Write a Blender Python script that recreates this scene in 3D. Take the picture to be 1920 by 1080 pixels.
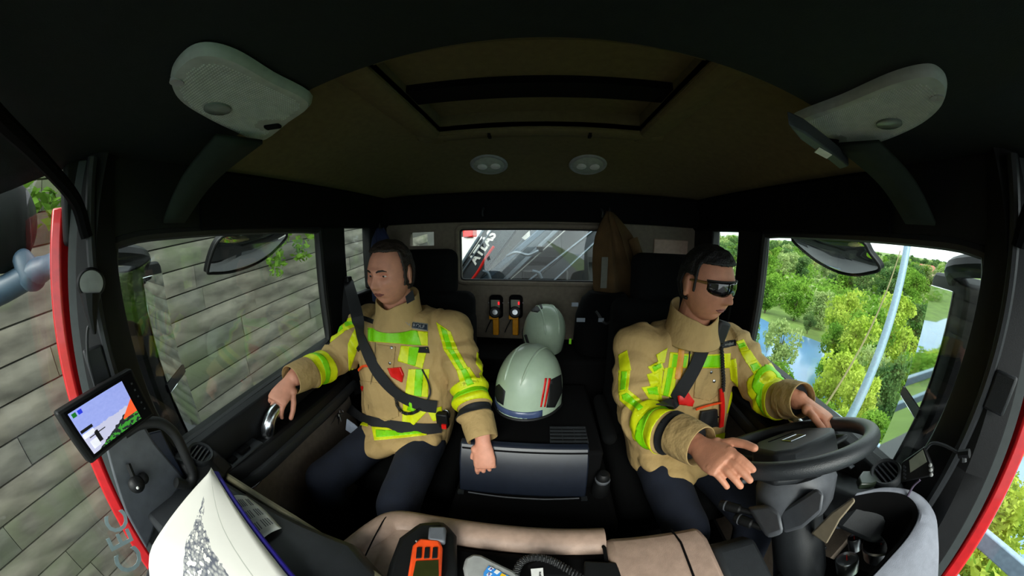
import bpy, bmesh, math, random
from math import sin, cos, pi, radians as RAD
from mathutils import Vector as V, Matrix, noise
from mathutils.bvhtree import BVHTree
random.seed(7)
for o in list(bpy.data.objects): bpy.data.objects.remove(o)
SC = bpy.context.scene
COL = SC.collection

# ------------------------------------------------------------------ camera
F, PITCH, YAW, CZ = 545.0, .185, -.0945, 1.45        # fisheye: theta = r/F - r^3/(24 F^3), r in 1920x1080 pixels
cd = bpy.data.cameras.new('camera'); cam = bpy.data.objects.new('camera', cd); COL.objects.link(cam)
cd.type = 'PANO'
cd.sensor_fit = 'HORIZONTAL'; cd.sensor_width = 36; cd.sensor_height = 20.25
PX = 1920/36.0
cyc = cd if hasattr(cd, 'panorama_type') else cd.cycles
cyc.panorama_type = 'FISHEYE_LENS_POLYNOMIAL'
cyc.fisheye_fov = RAD(300)
cyc.fisheye_polynomial_k0 = 0; cyc.fisheye_polynomial_k1 = -PX/F
cyc.fisheye_polynomial_k2 = 0; cyc.fisheye_polynomial_k3 = PX**3/(24*F**3); cyc.fisheye_polynomial_k4 = 0
cd.clip_start = .01; cd.clip_end = 2000
cam.location = (0, 0, CZ)
cam.rotation_euler = (pi/2-PITCH, 0, -YAW)
SC.camera = cam

# ------------------------------------------------------------------ world, sun, exposure
W = bpy.data.worlds.new('overcast_sky'); SC.world = W; W.use_nodes = True
bg = W.node_tree.nodes['Background']; bg.inputs[0].default_value = (.90, .96, 1.0, 1); bg.inputs[1].default_value = 1.35
sl = bpy.data.lights.new('hazy_sun', 'SUN'); sl.energy = 2.2; sl.angle = RAD(35); sl.color = (1, .97, .9)
so = bpy.data.objects.new('hazy_sun', sl); COL.objects.link(so); so.rotation_euler = (RAD(54), 0, RAD(-6))
vs = SC.view_settings; vs.view_transform = 'Standard'; vs.look = 'None'; vs.gamma = 1; vs.exposure = 1.0
try: vs.use_curve_mapping = False
except Exception: pass
SC.cycles.max_bounces = 7; SC.cycles.transparent_max_bounces = 24; SC.cycles.caustics_reflective = False; SC.cycles.caustics_refractive = False
SC.cycles.use_denoising = True

# ------------------------------------------------------------------ pixel <-> place helpers (measuring only)
def ray(px, py):
    x, y = px-960, 540-py; r = math.hypot(x, y)+1e-9
    th = r/F - r**3/(24*F**3)
    d = V((sin(th)*x/r, cos(th), sin(th)*y/r))
    c, s = cos(-PITCH), sin(-PITCH); d = V((d.x, c*d.y-s*d.z, s*d.y+c*d.z))
    c, s = cos(YAW), sin(YAW); return V((c*d.x+s*d.y, -s*d.x+c*d.y, d.z))
CAM = V((0, 0, CZ))
def P(px, py, x=None, y=None, z=None, d=None):
    r = ray(px, py)
    t = x/r.x if x is not None else y/r.y if y is not None else (z-CZ)/r.z if z is not None else d
    return CAM + r*t

# ------------------------------------------------------------------ materials
def lin(c): return tuple((v/255/12.92 if v <= 10 else ((v/255+.055)/1.055)**2.4) for v in c)
MATS = {}
def mat(name, col, rough=.6, metal=0, var=.12, scale=40, bump=0, bscale=200, emit=0, spec=.5, coat=0, stretch=None, bdist=.004):
    if name in MATS: return MATS[name]
    m = bpy.data.materials.new(name); m.use_nodes = True; nt = m.node_tree; N, L = nt.nodes, nt.links
    b = N['Principled BSDF']; c = lin(col)
    b.inputs['Roughness'].default_value = rough; b.inputs['Metallic'].default_value = metal
    b.inputs['Specular IOR Level'].default_value = spec; b.inputs['Coat Weight'].default_value = coat
    tc = N.new('ShaderNodeTexCoord'); src = tc.outputs['Object']
    if stretch:
        mp = N.new('ShaderNodeMapping'); mp.inputs['Scale'].default_value = stretch; L.new(src, mp.inputs[0]); src = mp.outputs[0]
    nz = N.new('ShaderNodeTexNoise'); nz.inputs['Scale'].default_value = scale; nz.inputs['Detail'].default_value = 4
    L.new(src, nz.inputs['Vector'])
    rp = N.new('ShaderNodeValToRGB'); e = rp.color_ramp.elements
    e[0].position = .3; e[1].position = .7
    e[0].color = (*[v*(1-var) for v in c], 1); e[1].color = (*[min(1, v*(1+var)) for v in c], 1)
    L.new(nz.outputs['Fac'], rp.inputs[0]); L.new(rp.outputs[0], b.inputs['Base Color'])
    if emit:
        L.new(rp.outputs[0], b.inputs['Emission Color']); b.inputs['Emission Strength'].default_value = emit
    if bump:
        n2 = N.new('ShaderNodeTexNoise'); n2.inputs['Scale'].default_value = bscale; n2.inputs['Detail'].default_value = 3
        L.new(src, n2.inputs['Vector'])
        bp = N.new('ShaderNodeBump'); bp.inputs['Strength'].default_value = bump; bp.inputs['Distance'].default_value = bdist
        L.new(n2.outputs['Fac'], bp.inputs['Height']); L.new(bp.outputs[0], b.inputs['Normal'])
    MATS[name] = m; return m
def glass_mat(name, tint=(.9, .95, .93), refl=.06):
    m = bpy.data.materials.new(name); m.use_nodes = True; nt = m.node_tree; N, L = nt.nodes, nt.links
    for n in list(N):
        if n.type == 'BSDF_PRINCIPLED': N.remove(n)
    t = N.new('ShaderNodeBsdfTransparent'); t.inputs[0].default_value = (*tint, 1)
    g = N.new('ShaderNodeBsdfGlossy'); g.inputs['Roughness'].default_value = .02
    mx = N.new('ShaderNodeMixShader'); mx.inputs[0].default_value = refl
    L.new(t.outputs[0], mx.inputs[1]); L.new(g.outputs[0], mx.inputs[2]); L.new(mx.outputs[0], N['Material Output'].inputs[0])
    MATS[name] = m; return m
M_black = mat('black_plastic', (17, 18, 19), .5, spec=.3, bump=.15, bscale=500)
M_pit = mat('matte_black', (8, 8, 9), .9, spec=.12)
M_dark = mat('charcoal_plastic', (34, 37, 40), .5, bump=.2, bscale=600)
M_grey = mat('grey_plastic', (84, 87, 92), .42, bump=.15, bscale=600)
M_lgrey = mat('light_grey_plastic', (150, 152, 150), .5)
M_beige = mat('beige_plastic', (168, 142, 126), .55, bump=.15, bscale=400)
M_roof = mat('headliner_felt', (98, 88, 56), .95, bump=.3, bscale=900)
M_rear = mat('rear_wall_felt', (112, 103, 90), .9, bump=.3, bscale=900)
M_headr = mat('header_plastic', (22, 29, 26), .8, spec=.2, bump=.2, bscale=500)
M_seat = mat('seat_cloth', (9, 10, 11), .95, spec=.15, bump=.5, bscale=800)
M_chrome = mat('satin_chrome', (205, 208, 212), .22, 1)
M_steel = mat('steel', (165, 168, 170), .3, 1)
M_red = mat('red_paint', (205, 22, 28), .3, coat=.3)
M_redp = mat('red_plastic', (225, 30, 24), .4)
M_orange = mat('orange_plastic', (240, 80, 30), .4)
M_yellowp = mat('yellow_plastic', (222, 150, 20), .4)
M_white = mat('white_paint', (232, 232, 228), .5)
M_rubber = mat('black_rubber', (22, 23, 24), .6)
M_glass = glass_mat('window_glass'); M_wind = glass_mat('windscreen_glass', (.95, .97, .96), .05)
M_mirror = mat('mirror_glass', (205, 210, 208), .03, 1, var=0)
M_blue = mat('blue_edge', (44, 30, 150), .5)

# ------------------------------------------------------------------ mesh builder
class MB:
    def __init__(s): s.v = []; s.f = []
    def add(s, vs, fs):
        k = len(s.v); s.v += [V(p) for p in vs]; s.f += [tuple(i+k for i in f) for f in fs]; return s
    def box(s, c, d, R=None):
        c = V(c); h = V(d)/2; R = R or Matrix.Identity(3)
        vs = [c + R @ V((sx*h.x, sy*h.y, sz*h.z)) for sx in (-1, 1) for sy in (-1, 1) for sz in (-1, 1)]
        return s.add(vs, [(0, 1, 3, 2), (4, 6, 7, 5), (0, 4, 5, 1), (2, 3, 7, 6), (0, 2, 6, 4), (1, 5, 7, 3)])
    def bb(s, x0, x1, y0, y1, z0, z1): return s.box(((x0+x1)/2, (y0+y1)/2, (z0+z1)/2), (abs(x1-x0), abs(y1-y0), abs(z1-z0)))
    def loft(s, rings, cap=True, closed=False):
        n = len(rings[0]); k = len(s.v)
        for r in rings: s.v += [V(p) for p in r]
        m = len(rings)
        for i in range(m if closed else m-1):
            for j in range(n):
                a, b = k+i*n+j, k+i*n+(j+1) % n; i2 = (i+1) % m
                s.f.append((a, b, k+i2*n+(j+1) % n, k+i2*n+j))
        if cap and not closed:
            s.f.append(tuple(range(k+n-1, k-1, -1))); s.f.append(tuple(range(k+(m-1)*n, k+m*n)))
        return s
    def tube(s, path, r, n=10, closed=False, flat=1.0, cap=True, up=None):
        path = [V(p) for p in path]; m = len(path)
        rr = r if isinstance(r, (list, tuple)) else [r]*m
        rings = []; prev = None
        for i, p in enumerate(path):
            if closed: t = path[(i+1) % m]-path[i-1]
            else: t = path[min(i+1, m-1)]-path[max(i-1, 0)]
            t.normalize()
            if prev is None:
                a = V(up) if up else (V((0, 0, 1)) if abs(t.z) < .9 else V((1, 0, 0)))
            else: a = prev
            a = (a - t*a.dot(t)); a.normalize(); prev = a; b = t.cross(a)
            rings.append([p + a*(cos(2*pi*j/n)*rr[i]*flat) + b*(sin(2*pi*j/n)*rr[i]) for j in range(n)])
        return s.loft(rings, cap, closed)
    def capsule(s, a, b, ra, rb, n=14):
        a, b = V(a), V(b); t = (b-a); L = t.length; t = t/L if L > 1e-6 else V((0, 0, 1))
        pts = []; rs = []
        for k in range(5):
            q = (k+.15)/4.15*pi/2; pts.append(a - t*ra*cos(q)); rs.append(ra*sin(q))
        for k in range(4, -1, -1):
            q = (k+.15)/4.15*pi/2; pts.append(b + t*rb*cos(q)); rs.append(rb*sin(q))
        return s.tube(pts, rs, n)
    def lathe(s, prof, M=None, n=28, cap=True):
        M = M or Matrix.Identity(4)
        return s.loft([[M @ V((r*cos(2*pi*j/n), r*sin(2*pi*j/n), z)) for j in range(n)] for r, z in prof], cap)
    def ell(s, c, r, R=None, nu=24, nv=16):
        c = V(c); R = R or Matrix.Identity(3)
        return s.loft([[c + R @ V((r[0]*cos(2*pi*j/nu)*sin(q), r[1]*sin(2*pi*j/nu)*sin(q), -r[2]*cos(q))) for j in range(nu)]
                       for q in [pi*(i+.12)/(nv-1+.24) for i in range(nv)]])
    def prism(s, poly, off):
        off = V(off); n = len(poly); poly = [V(p) for p in poly]; k = len(s.v)
        s.v += poly + [p+off for p in poly]
        s.f += [tuple(range(k+n-1, k-1, -1)), tuple(range(k+n, k+2*n))]
        s.f += [(k+i, k+(i+1) % n, k+n+(i+1) % n, k+n+i) for i in range(n)]
        return s
    def grid(s, fn, nu, nv, skip=None):
        k = len(s.v)
        for i in range(nu+1):
            for j in range(nv+1): s.v.append(V(fn(i, j)))
        for i in range(nu):
            for j in range(nv):
                if skip and skip(i, j): continue
                a = k+i*(nv+1)+j; s.f.append((a, a+nv+1, a+nv+2, a+1))
        return s
LOC = {}
def mesh_from(mb, name):
    me = bpy.data.meshes.new(name); me.from_pydata([tuple(p) for p in mb.v], [], mb.f); me.update()
    bm = bmesh.new(); bm.from_mesh(me); bmesh.ops.recalc_face_normals(bm, faces=bm.faces); bm.to_mesh(me); bm.free()
    return me
def link(name, me, m, parent=None, smooth=35, base=True):
    xs = [v.co for v in me.vertices]
    lo = V((min(p.x for p in xs), min(p.y for p in xs), min(p.z for p in xs))); hi = V((max(p.x for p in xs), max(p.y for p in xs), max(p.z for p in xs)))
    c = (lo+hi)/2
    if base: c.z = lo.z
    me.transform(Matrix.Translation(-c))
    if m is not None: me.materials.append(m)
    o = bpy.data.objects.new(name, me); COL.objects.link(o)
    if parent is not None: o.parent = parent; o.location = c - LOC[parent.name]
    else: o.location = c
    LOC[o.name] = c
    if smooth: me.shade_smooth(); me.set_sharp_from_angle(angle=RAD(smooth))
    return o
def build(name, mb, m, parent=None, bevel=0, seg=2, sub=0, solid=0, smooth=35, soff=-1):
    o = link(name, mesh_from(mb, name), m, parent, smooth)
    if solid: md = o.modifiers.new('solid', 'SOLIDIFY'); md.thickness = solid; md.offset = soff
    if bevel: md = o.modifiers.new('bevel', 'BEVEL'); md.width = bevel; md.segments = seg; md.limit_method = 'ANGLE'; md.angle_limit = RAD(40); md.harden_normals = False
    if sub: md = o.modifiers.new('sub', 'SUBSURF'); md.levels = sub; md.render_levels = sub
    return o
def tag(o, label=None, cat=None, group=None, kind=None):
    if label: o['label'] = label
    if cat: o['category'] = cat
    if group: o['group'] = group
    if kind: o['kind'] = kind
    return o
def thing(name, label, cat, loc, group=None, kind=None):
    o = bpy.data.objects.new(name, None); COL.objects.link(o); o.location = loc; o.empty_display_size = .05
    LOC[o.name] = V(loc); return tag(o, label, cat, group, kind)
def struct(name, mb, m, label=None, **k):
    o = build(name, mb, m, **k); tag(o, label, None, None, 'structure'); return o
def remesh(mb, vox, smooth_it=3, fac=.5):
    me = mesh_from(mb, 'tmp'); o = bpy.data.objects.new('tmp', me); COL.objects.link(o)
    md = o.modifiers.new('r', 'REMESH'); md.mode = 'VOXEL'; md.voxel_size = vox; md.adaptivity = 0
    if smooth_it: md = o.modifiers.new('s', 'SMOOTH'); md.factor = fac; md.iterations = smooth_it
    dg = bpy.context.evaluated_depsgraph_get(); dg.update()
    out = bpy.data.meshes.new_from_object(o.evaluated_get(dg)); bpy.data.objects.remove(o); bpy.data.meshes.remove(me)
    out.materials.clear(); return out
def bvh_of(me): return BVHTree.FromPolygons([v.co for v in me.vertices], [tuple(p.vertices) for p in me.polygons])
def hit(bv, px, py, off=0.0):
    r = ray(px, py); loc, nr, i, d = bv.ray_cast(CAM, r)
    if loc is None: loc, nr, i, d = bv.find_nearest(CAM + r*1.05)
    if nr.dot(r) > 0: nr = -nr
    return loc + nr*off, nr
def cut(me, planes, off=.002, keep=None, front=None):
    """a patch of a mesh's surface between planes (point, normal; the side the normal points to goes), lifted by off"""
    bm = bmesh.new(); bm.from_mesh(me)
    if keep: bmesh.ops.delete(bm, geom=[f for f in bm.faces if not keep(f.calc_center_median(), f.normal)], context='FACES')
    for co, no in planes:
        if not bm.faces: break
        bmesh.ops.bisect_plane(bm, geom=bm.verts[:]+bm.edges[:]+bm.faces[:], plane_co=co, plane_no=no, clear_outer=True, dist=1e-6)
    bm.normal_update()
    ns = [v.normal.copy() for v in bm.verts]
    for v, n in zip(bm.verts, ns): v.co += n*off
    out = bpy.data.meshes.new('patch'); bm.to_mesh(out); bm.free(); return out
def decal(me, poly, off=.002, keep=None):
    """convex patch on the surface whose outline, measured on the photograph, is carried to where the cloth is"""
    rs = [ray(*p) for p in poly]; mid = sum(rs, V())/len(rs); pl = []
    for a, b in zip(rs, rs[1:]+rs[:1]):
        n = a.cross(b)
        if n.dot(mid) > 0: n = -n
        pl.append((CAM, n))
    f = lambda c, n: n.dot(c-CAM) < 0 and (c-CAM).normalized().dot(mid) > .6*mid.length and (keep is None or keep(c, n))
    return cut(me, pl, off, f)
def patch(name, me, m, parent, thick=.0015):
    if not me.polygons: return None
    bm = bmesh.new(); bm.from_mesh(me); left = set(bm.faces); isles = []
    while left:                                   # keep the one piece of cloth that is meant
        st = [left.pop()]; isl = [st[0]]
        while st:
            for e in st.pop().edges:
                for g in e.link_faces:
                    if g in left: left.remove(g); st.append(g); isl.append(g)
        isles.append(isl)
    big = max(len(i) for i in isles); dist = lambda i: sum((f.calc_center_median()-CAM).length for f in i)/len(i)
    keep = set(min((i for i in isles if len(i) > .25*big), key=dist)); bmesh.ops.delete(bm, geom=[f for f in bm.faces if f not in keep], context='FACES'); bm.to_mesh(me); bm.free()
    o = link(name, me, m, parent, 60)
    if thick: md = o.modifiers.new('solid', 'SOLIDIFY'); md.thickness = thick; md.offset = -1
    return o
def text_mesh(body, size, extrude=.0005, bold=.0):
    c = bpy.data.curves.new('t', 'FONT'); c.body = body; c.size = size; c.extrude = extrude; c.offset = bold; c.align_x = 'CENTER'; c.align_y = 'CENTER'; c.resolution_u = 3
    o = bpy.data.objects.new('t', c); COL.objects.link(o)
    dg = bpy.context.evaluated_depsgraph_get(); dg.update()
    me = bpy.data.meshes.new_from_object(o.evaluated_get(dg)); bpy.data.objects.remove(o); me.materials.clear(); return me
def place_text(name, body, size, org, xd, yd, m, parent=None, bold=0, ext=.0005):
    me = text_mesh(body, size, ext, bold); xd, yd = V(xd).normalized(), V(yd).normalized(); zd = xd.cross(yd).normalized()
    Mx = Matrix((xd, zd.cross(xd), zd)).transposed().to_4x4(); me.transform(Matrix.Translation(V(org)) @ Mx)
    return link(name, me, m, parent, 0)
def bez(p, n=24, closed=False):
    """Catmull-Rom through the points"""
    p = [V(q) for q in p]; out = []; m = len(p)
    segs = m if closed else m-1; k = max(1, n//segs)
    for i in range(segs):
        a = p[(i-1) % m] if closed or i > 0 else p[i]*2-p[i+1]
        b, c = p[i], p[(i+1) % m]
        d = p[(i+2) % m] if closed or i+2 < m else c*2-b
        for j in range(k):
            t = j/k; out.append(.5*((2*b) + (c-a)*t + (2*a-5*b+4*c-d)*t*t + (3*b-a-3*c+d)*t**3))
    if not closed: out.append(p[-1])
    return out
# ================================================================== the cab
def roof_z(x, y):
    s = 1-abs(x/1.02)**3.2; t = 1-max(0, (y-.42)/1.36)**5
    return 1.685+.215*max(0, s)*max(0, t)
# floor, tunnel
struct('floor', MB().bb(-1.0, 1.0, -.3, 1.8, -.04, 0), M_pit, 'black rubber mat floor of the cab')
for s, n in ((-1, '9'), (1, '10')): struct('trim_'+str(int(n)+5), MB().bb(s*.94, s*1.06, .0, 1.2, -.04, .12), M_pit, 'black door sill')
# ceiling with the opening of the roof hatch
HX, HY0, HY1 = .40, .60, 1.12
gx = [-1.02, -.98, -.92, -.84, -.74, -.62, -.5, -HX, -.28, -.14, 0, .14, .28, HX, .5, .62, .74, .84, .92, .98, 1.02]
gy = [.40, .48, .54, HY0, .7, .8, .9, 1.0, HY1, 1.2, 1.3, 1.4, 1.5, 1.58, 1.65, 1.7, 1.74, 1.78]
ceil = MB().grid(lambda i, j: (gx[i], max(gy[j], .405+.12*gx[i]**2), roof_z(gx[i], max(gy[j], .405+.12*gx[i]**2))), len(gx)-1, len(gy)-1,
                 lambda i, j: abs(gx[i]+gx[i+1])/2 < HX and HY0 < (gy[j]+gy[j+1])/2 < HY1)
struct('ceiling', ceil, M_roof, 'beige felt headliner of the cab roof', solid=.03, soff=1)
# dark overhead header above the windscreen with its rear lip
def hd(i, j):
    x = -1.02+2.04*i/40; ye = .405+.13*x*x; zz = 1.745-.03*x*x
    if j == 0: return (x, ye, roof_z(x, ye)+.04)
    if j == 1: return (x, ye+.004, zz+.03)
    if j == 2: return (x, ye-.012, zz+.004)
    t = (j-3)/9; y = ye-.035-t*(ye+.40)
    return (x, y, zz-.09*max(0, t-.72)-.11*max(0, abs(x)-.82)/.2*min(1, max(0, (t-.35)/.3)))
struct('trim_1', MB().grid(hd, 40, 12), M_headr, 'dark overhead storage header above the windscreen', solid=.02, soff=1)
# roof hatch : frame, inner walls, cross bar, blind panels
rh = thing('roof_hatch', 'beige framed roof hatch with dark cross bar in the headliner', 'roof hatch', (0, .88, 1.88))
def ringbox(x0, x1, y0, y1, w, z0, z1):
    b = MB(); b.bb(x0-w, x1+w, y0-w, y0, z0, z1); b.bb(x0-w, x1+w, y1, y1+w, z0, z1); b.bb(x0-w, x0, y0, y1, z0, z1); b.bb(x1, x1+w, y0, y1, z0, z1); return b
fr = MB()
for (x0, y0, x1, y1) in ((-.40, 1.12, .40, 1.12), (-.40, .52, -.40, 1.12), (.40, .52, .40, 1.12)):
    a, b = V((x0, y0, 0)), V((x1, y1, 0)); t = (b-a).normalized(); n = V((t.y, -t.x, 0))
    if n.dot((a+b)/2-V((0, .85, 0))) < 0: n = -n
    e = .11
    A, B = a-t*(e if x0 != x1 else 0), b+t*(e if x0 != x1 or True else 0)
    prof = [(0, 1.865), (.03, 1.855), (.10, 1.868), (.13, 1.885), (.13, 1.91), (0, 1.91)]
    fr.loft([[A+n*u+V((0, 0, z)) for u, z in prof], [B+n*u+V((0, 0, z)) for u, z in prof]])
build('frame', fr, M_roof, rh, bevel=.012)
build('inner_wall', ringbox(-.40, .40, .52, 1.12, .015, 1.87, 2.02), M_roof, rh)
build('cross_bar', MB().loft([[V((x, .86+.0*x+dy-.10*x*x, 1.90+dz)) for dy, dz in ((-.05, 0), (.05, 0), (.05, .05), (-.05, .05))] for x in [-.41+.082*k for k in range(11)]]), M_pit, rh)
build('blind_panel', MB().bb(-.40, .40, .90, 1.12, 1.945, 1.96), M_roof, rh)
build('blind_panel', MB().bb(-.40, .40, .45, .82, 1.925, 1.94), M_roof, rh)
for x in (-.2, .2): build('catch', MB().bb(x-.006, x+.006, 1.135, 1.165, 1.845, 1.862), M_pit, rh)
# two round lamps
for i, (px, lab) in enumerate(((917, 'round roof lamp behind the hatch on the passenger side'), (1102, 'round roof lamp behind the hatch on the driver side'))):
    c = P(px, 297, z=1.855); c.z = roof_z(c.x, c.y)-.002
    th = thing('roof_lamp', lab, 'lamp', c, 'round roof lamps')
    nrm = V((0, (roof_z(c.x, c.y+.02)-roof_z(c.x, c.y-.02))/.04, -1)).normalized()
    Mx = Matrix.Translation(c) @ nrm.to_track_quat('Z', 'Y').to_matrix().to_4x4()
    build('bezel', MB().lathe([(.095, -.005), (.1, .004), (.092, .01), (.08, .008)], Mx), M_lgrey, th)
    build('lens', MB().lathe([(.08, 0), (.08, .009), (.06, .013), (.001, .014)], Mx), mat('lamp_lens', (170, 176, 165), .25), th)
    for sx in (-.035, .035): build('bulb_cover', MB().lathe([(.026, .012), (.026, .017), (.02, .019), (.001, .019)], Mx @ Matrix.Translation((sx, 0, 0))), M_white, th)
# ---- side walls : upper band, B pillar, rear panels (rear side window between)
for s, nm in ((-1, 'left'), (1, 'right')):
    w = MB()
    w.bb(s*1.0, s*1.06, .10, 1.80, 1.508, 1.80)             # band above the doors
    w.bb(s*1.0, s*1.06, 1.115, 1.30, .0, 1.52)                # B pillar
    w.bb(s*1.0, s*1.06, 1.30, 1.80, .0, 1.14)                 # panel under the rear side window
    w.bb(s*1.0, s*1.06, 1.54, 1.80, 1.14, 1.52)
    struct('wall_'+nm, w, M_black, 'black inner side wall of the cab above and behind the door', bevel=.012)
    struct('window_'+('3' if s < 0 else '4'), MB().bb(s*1.03, s*1.034, 1.29, 1.55, 1.13, 1.52), M_glass, 'small rear side window pane behind the B pillar')
    # curved trim where roof meets side
    struct('trim_'+('2' if s < 0 else '3'), MB().loft([[V((s*(1.0-.0), y, 1.51)), V((s*.985, y, 1.525)), V((s*.96, y, 1.70-.01)), V((s*1.01, y, 1.72))] for y in (.50, .8, 1.1, 1.4, 1.76)]), M_pit, 'black trim strip along the roof edge')
    # corner strip between header and door, lighter
    u4 = [P(*q, z=1.70) for q in (((405, 250), (492, 262)) if s < 0 else ((1565, 268), (1648, 262)))]; l4 = [P(*q, x=s*.965) for q in (((345, 412), (305, 412)) if s < 0 else ((1700, 414), (1755, 416)))]
    mid = [u4[0].lerp(l4[1] if s < 0 else l4[0], .5), u4[1].lerp(l4[0] if s < 0 else l4[1], .5)]; bow = V((s*.02, 0, .012))
    b = MB(); A_ = bez([u4[0], mid[0]+bow, l4[1] if s < 0 else l4[0]], 12); B_ = bez([u4[1], mid[1]+bow, l4[0] if s < 0 else l4[1]], 12)
    b.grid(lambda i, j: (A_[i], B_[i])[j], len(A_)-1, 1)
    struct('trim_'+('17' if s < 0 else '18'), b, mat('corner_strip', (30, 40, 32), .8, spec=.2), 'dark green grey corner strip from the speaker pod down to the door', solid=.012)
# rear wall with three openings
def wall_holes(x0, x1, z0, z1, y0, y1, holes):
    xs = sorted({x0, x1, *[h[0] for h in holes], *[h[1] for h in holes]}); zs = sorted({z0, z1, *[h[2] for h in holes], *[h[3] for h in holes]})
    b = MB()
    for i in range(len(xs)-1):
        for k in range(len(zs)-1):
            cx, cz = (xs[i]+xs[i+1])/2, (zs[k]+zs[k+1])/2
            if any(h[0] < cx < h[1] and h[2] < cz < h[3] for h in holes): continue
            b.bb(xs[i], xs[i+1], y0, y1, zs[k], zs[k+1])
    return b
RW = [(-.49, .49, 1.165, 1.485), (-.83, -.66, 1.385, 1.472)]
wr = struct('wall_rear', wall_holes(-1.02, 1.02, 0, 1.72, 1.75, 1.80, RW), M_rear, 'beige grey felt rear wall of the cab')
struct('trim_4', MB().bb(-1.0, 1.0, 1.66, 1.752, 1.525, 1.70), M_pit, 'black trim band along the top of the rear wall', bevel=.02)
struct('window_1', MB().bb(-.5, .5, 1.772, 1.777, 1.155, 1.495), M_glass, 'wide rear window pane in the middle of the rear wall')
struct('window_2', MB().bb(-.84, -.65, 1.772, 1.777, 1.375, 1.48), M_glass, 'small corner window pane in the rear wall behind the passenger seat')
struct('trim_9', MB().bb(.71, .95, 1.742, 1.752, 1.345, 1.445), M_beige, 'beige cover plate in the rear wall behind the driver seat', bevel=.008)
fr = MB()
def rr_path(x0, x1, z0, z1, y, r, n=6):
    out = []
    for cx, cz, a0 in ((x1-r, z1-r, 0), (x0+r, z1-r, 90), (x0+r, z0+r, 180), (x1-r, z0+r, 270)):
        for k in range(n+1): a = RAD(a0+90*k/n); out.append(V((cx+r*cos(a), y, cz+r*sin(a))))
    return out
fr.tube(rr_path(-.505, .505, 1.15, 1.50, 1.75, .035), .017, 10, closed=True)
build('window_frame', fr, M_rear, wr)
build('gasket', MB().tube(rr_path(-.487, .487, 1.168, 1.482, 1.752, .025), .007, 8, closed=True), M_rubber, wr)
for x in (-.32, .35):
    build('coat_hook', MB().tube(bez([(x, 1.66, 1.60), (x, 1.63, 1.59), (x, 1.62, 1.57), (x, 1.635, 1.555)], 9), .006, 8), M_dark, wr)
# lower rear bench and engine tunnel
struct('trim_5', MB().bb(-1.0, 1.0, 1.40, 1.75, 0, .80), M_pit, 'black storage bench under the rear wall', bevel=.02)
struct('trim_6', MB().bb(-.30, .32, .62, 1.40, 0, .50), M_pit, 'black engine tunnel cover between the seats', bevel=.03)

# ---- pillars and red outer edge
for s, nm in ((-1, '7'), (1, '8')):
    rings = []
    for k in range(13):
        z = .55+1.20*k/12; yy = -.03+.13*(z-.66)/.9; sh = .0
        rings.append([V((s*px_, py_, z)) for px_, py_ in ((1.035, yy+.02), (.985, yy+.035), (.955, yy+.08), (.965, .195), (.985, .228), (1.04, .228), (1.055, yy+.06))])
    pl = struct('trim_'+nm, MB().loft(rings), M_black, 'black A pillar trim beside the windscreen', bevel=.008)
    build('inner_ridge', MB().tube([V((s*.957, .14+.03*(z-.9), z)) for z in (.85, 1.0, 1.2, 1.4, 1.6, 1.7)], .012, 8), M_dark, pl)
    build('edge_strip', MB().loft([[V((s*a, -.03+.13*(z-.66)/.9+b, z)) for a, b in ((1.0, .016), (.978, .05), (.982, .056), (1.006, .022))] for z in (.5, .8, 1.1, 1.4, 1.7)]), mat('pillar_edge', (52, 58, 58), .6), pl)
    build('fastener_cover', MB().box((s*.955, .115, 1.235), (.012, .05, .085)), M_dark, pl, bevel=.006)
    rings = []
    for k in range(13):
        z = .45+1.15*k/12; yy = -.025+.11*(z-.664)/.887; w = .012+.012*max(0, 1.0-z)
        rings.append([V((s*a, b, z)) for a, b in ((1.035, yy+.012), (1.05, yy-w), (1.07, yy-w), (1.09, yy+.05), (1.06, yy+.05))])
    o = build('cab_corner', MB().loft(rings), M_red, None, bevel=.004)
    tag(o, 'red painted cab corner beside the '+('passenger' if s < 0 else 'driver')+' A pillar', 'body panel', 'red cab corners')
# windscreen: curved pane
def ws(i, j):
    u = -1+2*i/24; z = .52+1.18*j/6
    return (u*1.06, -.34+.37*abs(u)**2.6+.10*(z-.66)/.9-.06, z)
struct('window_5', MB().grid(ws, 24, 6), M_wind, 'large curved windscreen pane', solid=.005)
fs = struct('wall_front', MB().loft([[V((x, -.36+.30*abs(x)**2.6, .0)), V((x, -.42+.37*abs(x)**2.6, .0)), V((x, -.44+.37*abs(x)**2.6, .52)), V((x, -.37+.37*abs(x)**2.6, .52))] for x in [-1.05+2.1*k/16 for k in range(17)]]), M_pit, 'front bulkhead below the windscreen')
# roller blind tubes near the windscreen top at the corners
for s in (-1, 1):
    o = tag(build('sun_blind_rail', MB().tube(bez([V((s*.40, -.13, 1.68)), V((s*.62, -.06, 1.675)), V((s*.80, .03, 1.655)), V((s*.93, .12, 1.60)), V((s*.955, .15, 1.52))], 20), .016, 8), M_pit),
        'black sun blind rail above the '+('passenger' if s < 0 else 'driver')+' corner of the windscreen', 'blind rail', 'sun blind rails')

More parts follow.
